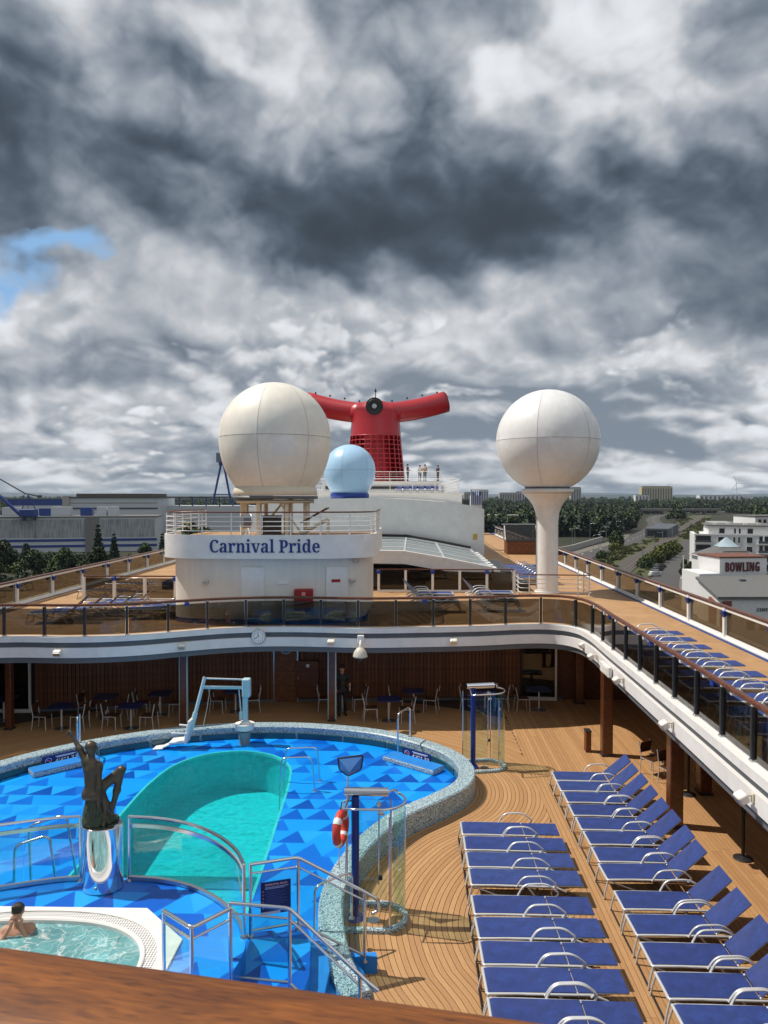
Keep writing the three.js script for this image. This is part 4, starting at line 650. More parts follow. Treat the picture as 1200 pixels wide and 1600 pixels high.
{ // dome camera
  const t = thing('dome_camera', 'hanging cream surveillance dome camera on the far deck edge', 'camera', [-1.62, 2.86, -23.9]);
  mesh('bracket', [rb(0.22, 0.3, 0.12, 0, 0.0, 0.07, 0.03), tube([V(0, -0.02, 0.1), V(0, -0.06, 0.34), V(0, -0.2, 0.36)], 0.035, 8)], M.white, t);
  mesh('hood', lathe([[0.04, -0.1], [0.12, -0.14], [0.2, -0.25], [0.235, -0.38], [0.235, -0.42], [0, -0.42]], 28).translate(0, -0.08, 0.36), M.beige, t); mesh('dome', new THREE.SphereGeometry(0.16, 20, 10, 0, 7, Math.PI / 2, Math.PI / 2).translate(0, -0.5, 0.36), M.dark, t);
}
{ // clock
  const c = document.createElement('canvas'); c.width = c.height = 256; const g = c.getContext('2d'); g.fillStyle = '#f4f2ec'; g.fillRect(0, 0, 256, 256); g.fillStyle = '#111'; g.font = 'bold 34px sans-serif'; g.textAlign = 'center'; g.textBaseline = 'middle'; for (let i = 1; i <= 12; i++) g.fillText(String(i), 128 + 92 * Math.sin(i * Math.PI / 6), 128 - 92 * Math.cos(i * Math.PI / 6));
  const t = new THREE.CanvasTexture(c); t.colorSpace = THREE.SRGBColorSpace; const o = thing('wall_clock', 'round white clock with black numerals on the far deck edge', 'clock', [-4.98, 2.93, -23.98], 0.02);
  mesh('case', new THREE.CylinderGeometry(0.235, 0.235, 0.07, 36).rotateX(Math.PI / 2).translate(0, 0, 0.04), M.whiteDirty, o); mesh('bezel', new THREE.TorusGeometry(0.225, 0.016, 8, 40).translate(0, 0, 0.078), M.steel, o);
  const f = new THREE.Mesh(new THREE.CircleGeometry(0.215, 40).translate(0, 0, 0.079), mat(0xffffff, 0.4, { map: t, metres: false })); f.name = 'dial'; o.add(f);
  mesh('hour_hand', new THREE.BoxGeometry(0.022, 0.12, 0.004).translate(0, 0.05, 0.084).rotateZ(0.17), M.black, o); mesh('minute_hand', new THREE.BoxGeometry(0.014, 0.17, 0.004).translate(0, 0.075, 0.089).rotateZ(2.09), M.black, o); mesh('hanger', rb(0.06, 0.08, 0.06, 0, 0.26, 0.03), M.white, o);
}

// ---------- houses, domes, funnel ----------
const serif = await new FontLoader().loadAsync('fonts/droid/droid_serif_bold.typeface.json'), sansB = await new FontLoader().loadAsync('fonts/droid/droid_sans_bold.typeface.json');
function lettering(text, font, size, depth, sx) {                 // each glyph with its own geometry and place
  const k = size / font.data.resolution, out = []; let x = 0;
  for (const ch of text) { const gl = font.data.glyphs[ch]; if (ch !== ' ') out.push({ ch, x: x * sx, g: new TextGeometry(ch, { font, size, depth, curveSegments: 5, bevelEnabled: false }).scale(sx, 1, 1), w: gl.ha * k * sx }); x += gl.ha * k; }
  return { out, width: x * sx };
}
const FRONT = smooth([[-8.26, -27.2], [-8.25, -25.9], [-8.1, -25.2], [-7.6, -24.85], [-6.4, -24.74], [-5, -24.72], [-3.6, -24.8], [-2.5, -24.98], [-1.9, -25.2], [-1.62, -25.6], [-1.56, -26.2], [-1.55, -27.2]], 0.12);
const house = thing('deck_house', 'white deck house with rounded front carrying the ship name', 'deck house');
mesh('body', slab([...FRONT, [-1.55, -30.4], [-8.26, -30.4]], UP, 5.5), M.whiteDirty, house);
mesh('skirting', sweep(FRONT, rectProf(-0.02, 0.012, UP, UP + 0.16)), M.blue, house);
const BAND = offset(FRONT, 0.36);
mesh('roof_slab', slab([...offset(FRONT, 0.3), [-1.22, -30.7], [-8.58, -30.7]], 5.46, 6.02), M.white, house);
mesh('roof_floor', sheet([...offset(FRONT, 0.28), [-1.25, -30.6], [-8.56, -30.6]], 6.03), M.deck, house);
mesh('name_band', sweep([...BAND, [-1.2, -30.6]], rectProf(-0.08, 0, 5.43, 6.22)), M.white, house);
{
  const { out, width } = lettering('Carnival Pride', serif, 0.42, 0.02, 0.94), total = lengthOf(BAND);
  const scale = 3.72 / width; let s0 = 0, best = 9; for (let s = 0; s < total; s += 0.05) { const p = along(BAND, s); if (Math.abs(p.x + 4.88) < best) { best = Math.abs(p.x + 4.88); s0 = s; } }
  for (const { g, x, w } of out) { const p = along(BAND, s0 + (x + w / 2) * scale - 3.72 / 2), gg = g.clone().translate(-w / 2, 0, 0).scale(scale, 1, 1); const m = mesh('letter', gg, M.signText, house); m.position.set(p.x, 5.64, p.z); m.rotation.y = p.a; m.translateZ(0.004); }
}
function onFront(s, off) { const p = along(FRONT, s); return [p.x + Math.sin(p.a) * off, p.z + Math.cos(p.a) * off, p.a]; }
const frontAt = (x) => { let b = 0, d = 9; for (let s = 1.2; s < lengthOf(FRONT) - 1.2; s += 0.04) { const p = along(FRONT, s); if (Math.abs(p.x - x) < d) { d = Math.abs(p.x - x); b = s; } } return b; };
for (const [x, w] of [[-5.32, 0.78], [-2.5, 0.76]]) { const [px, pz, a] = onFront(frontAt(x), 0.02); const d = mesh('door', rb(w, 1.66, 0.05, 0, 0.9, 0, 0.02), M.white, house); d.position.set(px, UP + 0.2, pz); d.rotation.y = a; const h = new THREE.Mesh(clean(rb(0.05, 0.05, 0.04, w / 2 - 0.1, 0.5, 0.04)), M.dark); h.name = 'handle'; d.add(h); if (x > -4) { const pl = new THREE.Mesh(clean(rb(0.3, 0.1, 0.012, -0.04, 1.25, 0.03, 0.004)), M.redBox); pl.name = 'notice'; d.add(pl); } }
for (const [x, y, w, h] of [[-6.75, 3.75, 1.0, 0.05], [-4.1, 3.84, 0.75, 0.04], [-4.3, 4.6, 0.34, 0.12]]) { const [px, pz, a] = onFront(frontAt(x), 0.02), d = mesh('wall_plate', rb(w, h, 0.03, 0, 0, 0, 0.01), M.white, house); d.position.set(px, y, pz); d.rotation.y = a; }
for (const [x, y, l] of [[-6.95, 4.62, 'small beige lamp on the left of the rounded house front'], [-2.0, 4.66, 'small beige lamp on the right of the rounded house front'], [-1.9, 5.32, 'small lamp under the name band at the right corner']]) { const [px, pz, a] = onFront(frontAt(x), 0.04), t = thing('wall_lamp', l, 'lamp', [px, y, pz], a, 'lamps on the house front'); mesh('housing', rb(0.2, 0.13, 0.14, 0, 0, 0.05, 0.03), M.beige, t); mesh('lens', rb(0.12, 0.08, 0.03, 0, -0.02, 0.12, 0.01), M.steel, t); }
{ const [px, pz, a] = onFront(frontAt(-3.6), 0.1), t = thing('fire_hose_box', 'red fire hose cabinet on the white house front', 'cabinet', [px, 3.62, pz], a); mesh('cabinet', rb(0.64, 0.76, 0.24, 0, 0.4, 0, 0.05), M.redBox, t); mesh('symbol', rb(0.12, 0.12, 0.008, 0, 0.62, 0.124, 0.003), mat([0.7, 0.3, 0.3], 0.5), t); mesh('latch', rb(0.06, 0.05, 0.03, 0, 0.12, 0.125), M.steel, t); }
function openRail(name, label, path, y, h, wires, gap, railMat = M.handrail) {
  const t = thing(name, label, 'railing', [0, y, 0]); const L = lengthOf(path), n = Math.max(1, Math.round(L / gap)), P = part(path, 0, L - 0.001), post = clean(cy(0.024, 0.024, h, 0, 0, 0, 8));
  for (let i = 0; i <= n; i++) { const p = along(path, Math.min(L - 0.001, i * L / n)); share('post', post, M.white, t, p.x, 0, p.z); }
  for (let k = 1; k <= wires; k++) mesh('wire', tube(P.map(([x, z]) => V(x, h * k / (wires + 1), z)), 0.014, 6), M.white, t);
  mesh('handrail', tube(P.map(([x, z]) => V(x, h, z)), 0.032, 8, 0.8), railMat, t); return t;
}
openRail('roof_railing', 'white open railing with brown handrail on top of the house', [[-8.5, -30.4], ...offset(FRONT, 0.3), [-1.28, -30.4]], 6.2, 0.78, 4, 1.0);
// things on the house roof
{ const t = thing('equipment_drum', 'grey round drum behind the roof railing of the house', 'drum', [-5.75, 6.03, -25.6]); mesh('drum', new THREE.CylinderGeometry(0.24, 0.24, 0.3, 24).rotateZ(Math.PI / 2).rotateY(0.5).translate(0, 0.62, 0), M.grey, t); mesh('rim', new THREE.TorusGeometry(0.24, 0.025, 8, 24).rotateY(Math.PI / 2 + 0.5).translate(0.13, 0.62, -0.07), M.alu, t); mesh('stand', [cy(0.04, 0.06, 0.42, 0, 0, 0)], M.white, t); }
{ const t = thing('black_locker', 'black locker under the cream dome on the house roof', 'locker', [-5.1, 6.03, -27.0]); mesh('box', rb(0.62, 0.72, 0.5, 0, 0.36, 0, 0.03), M.black, t); mesh('lid', rb(0.66, 0.06, 0.54, 0, 0.75, 0, 0.02), M.dark, t); }
{ const t = thing('roof_steps', 'cream sloping steps with handrails under the cream dome', 'steps', [-3.6, 6.03, -27.6]); for (const s of [-1, 1]) mesh('handrail', tube([V(-0.5, 0.5, s * 0.3), V(0.5, 1.05, s * 0.3)], 0.025, 8), M.handrail, t); mesh('stringer', tube([V(-0.6, 0.02, 0), V(0.5, 0.62, 0)], 0.06, 6), M.cream, t); for (let i = 0; i < 4; i++) mesh('tread', bx(0.24, 0.03, 0.6, -0.45 + i * 0.28, 0.14 + i * 0.15, 0), M.cream, t); for (const s of [-1, 1]) mesh('leg', bx(0.05, 0.62, 0.05, 0.5, 0.31, s * 0.28), M.cream, t); }
function radome(label, [x, y, z], r, low, thetaMax, m, n, turn, build) {
  const t = thing('radar_dome', label, 'radar dome', [x, y, z]), gap = 0.0038;
  const shape = (p0, pl, t0, tl, R, k) => { const g = new THREE.SphereGeometry(R, 14, 14, p0, pl, t0, tl), q = g.attributes.position; for (let i = 0; i < q.count; i++) if (q.getY(i) < 0) q.setY(i, q.getY(i) * low); g.computeVertexNormals(); return g; };
  mesh('inner_shell', join([new THREE.SphereGeometry(r - 0.02, 48, 32, 0, 2 * Math.PI, 0, thetaMax)]).applyMatrix4(new THREE.Matrix4()), mat([0.58, 0.57, 0.54], 0.7), t);
  { const q = t.children[0].geometry.attributes.position; for (let i = 0; i < q.count; i++) if (q.getY(i) < 0) q.setY(i, q.getY(i) * low); }
  for (let i = 0; i < n; i++) { const p0 = turn + i / n * 2 * Math.PI + gap, pl = 2 * Math.PI / n - 2 * gap; mesh('dome_panel', shape(p0, pl, 0.0, Math.PI / 2 - gap, r), m, t); mesh('dome_panel', shape(p0, pl, Math.PI / 2 + gap, thetaMax - Math.PI / 2 - gap, r), m, t); }
  build?.(t); return t;
}
radome('large cream radar dome on legs above the ship name', [-5.25, 9.75, -28.5], 2.15, 1.24, 2.37, mat([0.86, 0.835, 0.76], 0.48, { map: mottleMap }), 7, 0.55, (t) => {
  mesh('skirt', lathe([[1.5, -2.2], [1.62, -2.2], [1.62, -2.02], [1.53, -1.86], [1.45, -1.86]], 40), M.cream, t); mesh('base_ring', lathe([[1.2, -2.34], [1.64, -2.34], [1.64, -2.22], [1.2, -2.22]], 40), M.grey, t);
  mesh('patch', (() => { const g = new THREE.SphereGeometry(2.158, 8, 6, 1.72, 0.36, 1.6, 0.26), q = g.attributes.position; for (let i = 0; i < q.count; i++) if (q.getY(i) < 0) q.setY(i, q.getY(i) * 1.24); return g; })(), M.white, t);
  for (let i = 0; i < 8; i++) { const a = i / 8 * 2 * Math.PI + 0.3; mesh('leg', bx(0.16, 1.36, 0.14, 1.3 * Math.cos(a), -3.03, 1.3 * Math.sin(a), -a), M.cream, t); }
  mesh('platform_ring', lathe([[1.1, -2.5], [1.5, -2.5], [1.5, -2.36], [1.1, -2.36]], 32), M.cream, t); for (const s of [0.5, 2.2, 4.0]) mesh('brace', tube([V(1.3 * Math.cos(s), -3.68, 1.3 * Math.sin(s)), V(1.3 * Math.cos(s + 0.75), -2.5, 1.3 * Math.sin(s + 0.75))], 0.045, 6), M.cream, t);
});
radome('small pale blue radar dome in front of the funnel', [-3.95, 9.2, -47.6], 1.66, 1.22, 2.4, mat([0.42, 0.66, 0.9], 0.32, { clearcoat: 0.3 }), 6, 0.3, (t) => { mesh('base_ring', lathe([[0.8, -1.86], [1.25, -1.86], [1.25, -1.5], [1.1, -1.46]], 32), M.blue, t); });
radome('large white radar dome on a tall flared column', [6.1, 9.98, -33.3], 2.28, 1, 2.76, mat([0.84, 0.85, 0.86], 0.42, { map: mottleMap, clearcoat: 0.2 }), 6, 0.15, (t) => {
  mesh('flange', lathe([[0.5, -2.34], [1.14, -2.34], [1.14, -2.16], [0.9, -2.1], [0.86, -2.02]], 40), M.white, t); mesh('flange_ring', lathe([[0.86, -2.2], [1.0, -2.2], [1.0, -2.1], [0.86, -2.1]], 40).translate(0, 0.05, 0), M.grey, t);
  const c = new THREE.LatheGeometry([[0.56, -6.78], [0.56, -6.7], [0.49, -6.66], [0.485, -3.6], [0.53, -3.2], [0.66, -2.85], [0.86, -2.58], [1.08, -2.38], [1.1, -2.34]].map((p) => new THREE.Vector2(...p)), 12); mesh('column', clean(c), M.white, t); mesh('cable', tube([V(-0.5, -6.6, 0.1), V(-0.51, -3.4, 0.1)], 0.02, 6), M.grey, t);
});
openRail('column_railing', 'small white railing round the foot of the dome column', [[4.7, -34.6], [4.7, -31.9], [7.7, -31.7], [7.7, -34.2]], UP, 0.95, 4, 1.0);
// inner railings across the upper deck
function glassRail(label, path, lamps) {
  const t = thing('inner_railing', label, 'railing', [0, UP, 0], 0, 'inner railings'), L = lengthOf(path), n = Math.round(L / 1.28);
  for (let i = 0; i <= n; i++) { const p = along(path, Math.min(L - 0.001, i * L / n)); mesh('post', bx(0.11, 1.0, 0.11, p.x, 0.5, p.z, p.a), M.white, t); if (i % 2 === lamps) mesh('blue_lamp', rb(0.17, 0.16, 0.17, p.x, 0.92, p.z + 0.05, 0.03), M.blue, t); if (i < n) mesh('glass_panel', sweep(part(path, i * L / n + 0.08, (i + 1) * L / n - 0.08), rectProf(-0.006, 0.006, 0.12, 0.94)), M.smoked, t); }
  mesh('handrail', sweep(path, rectProf(-0.05, 0.05, 1.0, 1.05)), M.handrail, t); mesh('bottom_rail', sweep(path, rectProf(-0.04, 0.04, 0.03, 0.1)), M.white, t);
}
glassRail('smoked glass inner railing right of the house', [[-1.45, -33.2], [4.62, -33.2]], 0); glassRail('smoked glass inner railing left of the house', [[-13.5, -30.0], [-8.4, -30.0]], 1);
// sliding glass roof over the second pool
{
  const t = thing('glass_roof', 'sloping sliding glass roof behind the white house', 'glass roof', [-3.05, 0, 0]), X = [-6.75, -4.6, -2.75, 0, 2.75, 4.6, 6.75], Y = [4.2, 4.62, 4.93, 4.97, 4.93, 4.62, 4.2], Z = [-34.0, -37, -40, -43, -45.8];
  const pane = mat([0.3, 0.37, 0.38], 0.12, { clearcoat: 0.6, clearcoatRoughness: 0.05 });
  for (let j = 0; j < 4; j++) for (let i = 0; i < 6; i++) { const a = Math.atan2(Y[i + 1] - Y[i], X[i + 1] - X[i]), l = Math.hypot(X[i + 1] - X[i], Y[i + 1] - Y[i]); mesh('pane', new THREE.BoxGeometry(l - 0.12, 0.03, Math.abs(Z[j + 1] - Z[j]) - 0.14).rotateZ(a).translate((X[i] + X[i + 1]) / 2, (Y[i] + Y[i + 1]) / 2, (Z[j] + Z[j + 1]) / 2), pane, t); }
  for (let j = 0; j < 5; j++) for (let i = 0; i < 6; i++) { const a = Math.atan2(Y[i + 1] - Y[i], X[i + 1] - X[i]), l = Math.hypot(X[i + 1] - X[i], Y[i + 1] - Y[i]); mesh('rafter', new THREE.BoxGeometry(l + 0.02, j ? 0.1 : 0.14, j ? 0.13 : 0.3).rotateZ(a).translate((X[i] + X[i + 1]) / 2, (Y[i] + Y[i + 1]) / 2 + 0.01 + 0.001 * i, Z[j]), M.white, t); }
  for (let i = 0; i < 7; i++) mesh('purlin', bx(0.1, 0.09, 11.7, X[i], Y[i], -39.9), M.alu, t);
  mesh('front_beam', new THREE.ExtrudeGeometry(new THREE.Shape([...X.map((x, i) => [x, Y[i] - 0.06]), ...[...X].reverse().map((x, i) => [x, [...Y].reverse()[i] - (Math.abs(x) > 5 ? 0.22 : 0.52)])].map((p) => new THREE.Vector2(...p))), { depth: 0.12, bevelEnabled: false }).translate(0, 0, -33.98), M.white, t);
  mesh('back_gasket', tube(X.map((x, i) => V(x, Y[i] + 0.13, -45.9)), 0.09, 6), M.black, t); mesh('hall_front', bx(13.2, 0.94, 0.06, 0, 3.69, -34.4), mat([0.012, 0.016, 0.03], 0.06), t); mesh('hall_floor', bx(13.4, 0.05, 11.3, 0, 3.23, -40.1), M.dark, t);
  for (const s of [-1, 1]) { mesh('side_wall', bx(0.1, 0.96, 11.6, s * 6.7, 3.68, -39.9), M.dark, t); mesh('track', bx(1.5, 0.34, 12.6, s * 7.7, 3.38, -40), M.dark, t); for (let i = 0; i < 9; i++) mesh('roller_box', rb(0.34, 0.16, 0.5, s * 7.0, 3.98 + 0.06, -34.4 - i * 1.32, 0.05), M.white, t); for (let i = 0; i < 20; i++) mesh('track_slat', rb(1.3, 0.05, 0.22, s * 7.75, 3.58, -34.2 - i * 0.6, 0.01), M.grey, t); }
}
// white bulkhead, upper blocks with railings
{
  const t = thing('white_bulkhead', 'high curved white bulkhead behind the glass roof', 'deck house'), S = [[4.56, 3.2], [4.56, 6.72], [3.6, 6.96], [2.3, 7.16], [0, 7.34], [-2.2, 7.42], [-6, 7.36], [-8.4, 7.16], [-9.7, 6.96], [-10.66, 6.72], [-10.66, 3.2]];
  mesh('wall', new THREE.ExtrudeGeometry(new THREE.Shape(S.map((p) => new THREE.Vector2(...p))), { depth: 6, bevelEnabled: false }).translate(0, 0, -52.2), M.white, t); mesh('yellow_sign', rb(0.24, 0.34, 0.03, 4.0, 5.0, -46.16), mat([0.6, 0.38, 0.03], 0.5), t);
}
{ const t = thing('upper_block', 'white superstructure block in front of the funnel', 'deck house'); mesh('block', bx(13.4, 4.5, 36, -3.1, 5.44, -70.4), M.white, t); mesh('deck_edge', bx(13.7, 0.14, 36.2, -3.1, 7.7, -70.4), M.whiteDirty, t); mesh('upper_step', bx(12.6, 1.3, 14, -3.1, 8.42, -85.5), M.white, t); mesh('step_edge', bx(12.9, 0.1, 14.2, -3.1, 9.1, -85.5), M.whiteDirty, t); mesh('window_band', bx(12.0, 0.5, 0.05, -3.1, 8.45, -78.47), M.dark, t); }
openRail('block_railing', 'white railing along the edge of the superstructure block', [[-9.7, -88], [-9.7, -52.8], [3.5, -52.8], [3.5, -88]], 7.77, 1.0, 3, 1.6, M.white);
openRail('funnel_deck_railing', 'white railing along the deck in front of the funnel', [[-9.3, -92], [-9.3, -78.6], [3.2, -78.6], [3.2, -92]], 9.15, 1.0, 3, 1.6, M.white);
{ const t = thing('air_intake_tower', 'narrow white slatted tower with blue slats by the bulkhead', 'ventilator', [5.25, UP, -60]); mesh('tower', bx(0.9, 4.4, 0.9, 0, 2.2, 0), M.white, t); for (let i = 0; i < 6; i++) mesh('slat', bx(0.06, 1.1, 0.04, -0.36 + i * 0.145, 4.2, 0.48), M.blue, t); mesh('cap', bx(1.04, 0.08, 1.04, 0, 4.85, 0), M.white, t); for (const s of [-1, 1]) mesh('cap_post', bx(0.08, 0.42, 0.08, s * 0.4, 4.6, 0.38), M.white, t); }
{ const t = thing('deck_kiosk', 'glass topped kiosk against the right outer railing', 'kiosk', [8.2, UP, -56]); mesh('base', rb(2.1, 1.0, 1.8, 0, 0.5, 0, 0.03), M.wood[3], t); mesh('counter', rb(2.2, 0.06, 1.9, 0, 1.03, 0, 0.02), M.dark, t); mesh('glass_front', new THREE.BoxGeometry(2.3, 1.2, 0.02).rotateX(-0.5).translate(0, 1.6, 0.45), M.smoked, t); for (const s of [-1, 1]) mesh('frame', tube([V(s * 1.17, 1.06, 0.76), V(s * 1.17, 2.14, 0.17)], 0.04, 6), M.white, t); mesh('roof', rb(2.5, 0.08, 1.3, 0, 2.18, -0.45, 0.02), M.grey, t); for (const s of [-1, 1]) mesh('roof_post', bx(0.08, 1.1, 0.08, s * 1.1, 1.6, -0.8), M.white, t); }
// the funnel
{
  const t = thing('ship_funnel', 'red winged funnel with a black horn and a barred front', 'funnel', [-4.1, 9.15, -86]);
  const rad = (y) => { const u = Math.min(1, y / 7.2); return [3.5 - 0.95 * u + 0.25 * u * u, 3.8 - 0.9 * u]; };
  const ringGeo = (y0, y1, n, a0, a1, push, m = 48) => { const pos = [], idx = []; for (let j = 0; j <= n; j++) { const y = y0 + (y1 - y0) * j / n, [a, b] = rad(y); for (let i = 0; i <= m; i++) { const q = a0 + (a1 - a0) * i / m; pos.push((a + push) * Math.sin(q), y, (b + push) * Math.cos(q)); } } for (let j = 0; j < n; j++) for (let i = 0; i < m; i++) { const k = j * (m + 1) + i; idx.push(k, k + 1, k + m + 1, k + 1, k + m + 2, k + m + 1); } const g = new THREE.BufferGeometry(); g.setAttribute('position', new THREE.Float32BufferAttribute(pos, 3)); g.setIndex(idx); g.computeVertexNormals(); return g; };
  mesh('body', [ringGeo(5.3, 8.2, 6, 0, 2 * Math.PI, 0), ringGeo(-0.1, 5.3, 10, 1.25, 2 * Math.PI - 1.25, 0, 36)], M.red, t);
  mesh('grille_recess', ringGeo(-0.1, 5.35, 8, -1.4, 1.4, -1.5, 30), M.red, t);
  { const [a1, b1] = rad(5.3), lid = new THREE.Shape(); lid.absellipse(0, 0, a1, b1, 0, 2 * Math.PI); mesh('recess_ceiling', new THREE.ShapeGeometry(lid, 32).rotateX(Math.PI / 2).translate(0, 5.31, 0), M.red, t); }
  for (let i = 0; i <= 11; i++) { const a = -1.25 + 2.5 * i / 11; mesh('grille_bar', tube([0, 1.3, 2.6, 4, 5.3].map((y) => { const [p, q] = rad(y); return V((p + 0.03) * Math.sin(a), y, (q + 0.03) * Math.cos(a)); }), 0.075, 5), M.red, t); }
  for (let j = 0; j <= 10; j++) { const y = 0.05 + j * 0.525, [p, q] = rad(y), P = []; for (let i = 0; i <= 20; i++) { const a = -1.25 + 2.5 * i / 20; P.push(V((p + 0.03) * Math.sin(a), y, (q + 0.03) * Math.cos(a))); } mesh('grille_bar', tube(P, 0.06, 5), M.red, t); }
  mesh('wing_hub', blob([[-1.9, 8.0, 0.3, 1.9, 8.0, 0.3, 1.25, 1.25], [0, 6.6, 0.2, 0, 8.2, 0.2, 2.3, 1.2]], 0.16, 0.9), M.red, t);
  for (const s of [-1, 1]) { const path = []; for (let i = 0; i <= 10; i++) { const u = i / 10; path.push(V(s * (0.6 + 7.6 * u), 7.95 + 1.55 * u - 0.25 * Math.sin(u * Math.PI), 0.3 - 1.6 * u)); } mesh('wing', tube(path, (u) => 1.2 + 0.06 * u, 28, 0.98), M.red, t); mesh('wing_mouth', new THREE.CylinderGeometry(1.05, 1.05, 0.06, 28).rotateZ(Math.PI / 2).rotateY(s * 0.2).rotateZ(s * 0.19).translate(s * 8.22, 9.51, -1.31), M.redDark, t); for (let i = 0; i < 4; i++) mesh('wing_lamp', rb(0.2, 0.22, 0.2, s * (1.9 + i * 1.75), 9.45 + i * 0.37, -0.1 - i * 0.35, 0.05), M.redDark, t); }
  mesh('horn', new THREE.CylinderGeometry(0.98, 0.86, 1.6, 32).rotateX(Math.PI / 2).translate(0, 8.5, 2.2), M.black, t); mesh('horn_ring', new THREE.TorusGeometry(0.72, 0.1, 8, 32).translate(0, 8.5, 3.0), M.dark, t); mesh('horn_core', new THREE.CylinderGeometry(0.26, 0.26, 0.1, 20).rotateX(Math.PI / 2).translate(0, 8.5, 3.04), M.steel, t);
  mesh('mast', [cy(0.04, 0.06, 1.7, 0, 9.2, 0.2, 8), cy(0.12, 0.12, 0.2, 0, 10.5, 0.2, 8)], M.dark, t);
}
for (let i = 0; i < 6; i++) copy(darkUp, 'small dark blue lounger on the superstructure deck, ' + ORD[i] + ' from the left', [-1.2 + i * 0.75, 7.77, -74], Math.PI / 2, 'loungers on the superstructure deck');

// ---------- statue and people ----------
{
  const ped = thing('chrome_pedestal', 'polished oval steel pedestal under the bronze statue', 'pedestal', [-5.0, 1.15, -11.72]);
  mesh('drum', lathe([[0, 0], [0.31, 0], [0.318, 0.02], [0.318, 1.03], [0.305, 1.05], [0, 1.05]], 56).scale(1.02, 1, 0.86), M.mirror, ped); mesh('tap', rb(0.04, 0.06, 0.05, 0, 0.12, 0.28), M.steel, ped);
  const st = thing('bronze_statue', 'bronze nude seated figure reaching one arm up beside the whirlpool', 'statue', [-5.0, 2.2, -11.72]);
  M.bronzeMetal = mat([0.1, 0.085, 0.062], 0.42, { metalness: 0.55, map: mottleMap }); M.bronzeGreen = mat([0.055, 0.075, 0.05], 0.6, { metalness: 0.35, map: mottleMap });
  const B = [
    [-0.19, 0.5, 0.0, -0.1, 0.5, 0.0, 0.115, 0.11], [-0.17, 0.56, 0, -0.18, 0.7, -0.01, 0.115, 0.098], [-0.18, 0.7, -0.01, -0.19, 0.86, -0.02, 0.1, 0.118], [-0.26, 0.98, -0.02, -0.08, 0.92, -0.02, 0.075, 0.08], [-0.24, 0.9, -0.05, -0.1, 0.86, -0.05, 0.09, 0.085],
    [-0.23, 0.47, 0.05, -0.2, 0.46, 0.05, 0.085, 0.08], [-0.11, 0.47, 0.06, -0.1, 0.46, 0.05, 0.085, 0.08],
    [-0.175, 1.0, -0.02, -0.19, 1.13, -0.04, 0.055, 0.05], [-0.195, 1.2, -0.05, -0.2, 1.24, -0.035, 0.085, 0.092], [-0.185, 1.17, -0.09, -0.18, 1.15, -0.1, 0.06, 0.05], [-0.105, 1.2, -0.045, -0.105, 1.225, -0.045, 0.022, 0.022, null, 0.01],
    [-0.27, 1.0, -0.02, -0.39, 1.19, -0.05, 0.06, 0.046], [-0.39, 1.19, -0.05, -0.51, 1.35, -0.1, 0.045, 0.03],
    [-0.06, 0.93, 0, -0.03, 0.66, 0.06, 0.058, 0.045], [-0.03, 0.66, 0.06, -0.02, 0.4, 0.1, 0.044, 0.03], [-0.02, 0.4, 0.1, -0.015, 0.3, 0.12, 0.032, 0.022],
    [-0.09, 0.52, -0.03, 0.27, 0.83, -0.12, 0.1, 0.062], [0.27, 0.83, -0.12, 0.2, 0.5, -0.1, 0.06, 0.056], [0.2, 0.5, -0.1, 0.12, 0.14, -0.06, 0.055, 0.034], [0.12, 0.12, -0.06, 0.16, 0.03, -0.15, 0.036, 0.026],
    [-0.07, 0.5, -0.04, 0.04, 0.3, -0.02, 0.095, 0.065], [0.04, 0.3, -0.02, 0.05, 0.1, 0.03, 0.058, 0.04], [0.05, 0.08, 0.04, 0.06, 0.02, 0.13, 0.036, 0.026],
  ];
  const hand = [[-0.51, 1.35, -0.1, -0.56, 1.4, -0.12, 0.022, 0.026]]; for (let i = 0; i < 4; i++) { const o = (i - 1.5) * 0.018, l = [0.05, 0.06, 0.056, 0.045][i]; hand.push([-0.56 + o * 0.5, 1.41 + o, -0.12 + o * 0.3, -0.56 - l * 0.8 + o * 0.6, 1.41 + l * 0.35 + o * 1.1, -0.13, 0.0095, 0.0085], [-0.56 - l * 0.8 + o * 0.6, 1.41 + l * 0.35 + o * 1.1, -0.13, -0.56 - l * 1.45 + o * 0.6, 1.41 + l * 0.3 + o * 1.1, -0.12, 0.0085, 0.007]); } hand.push([-0.53, 1.38, -0.1, -0.545, 1.45, -0.08, 0.012, 0.009]);
  const strip = (g) => { g.deleteAttribute('color'); return g; };
  mesh('figure', [strip(blob(B, 0.012, 0.045)), strip(blob(hand, 0.0055, 0.012))], M.bronzeMetal, st);
  const R = [[-0.13, 0.06, 0, -0.13, 0.44, 0.01, 0.19, 0.115], [-0.05, 0.04, 0.02, 0.06, 0.05, -0.02, 0.14, 0.1], [0.1, 0.04, -0.1, 0.16, 0.03, -0.12, 0.07, 0.06]];
  mesh('kelp_stump', strip(blob(R, 0.012, 0.04, (x, y, z) => 0.022 * n2(x * 26 + y * 9, z * 26 + y * 22) + 0.013 * n2(x * 60, y * 55 + z * 60) + Math.max(0, -y) * 3)), M.bronzeGreen, st);
}
const SKIN = [0.5, 0.27, 0.18], HAIR = [0.02, 0.013, 0.01];
M.body = mat([1, 1, 1], 0.6, { vertexColors: true });
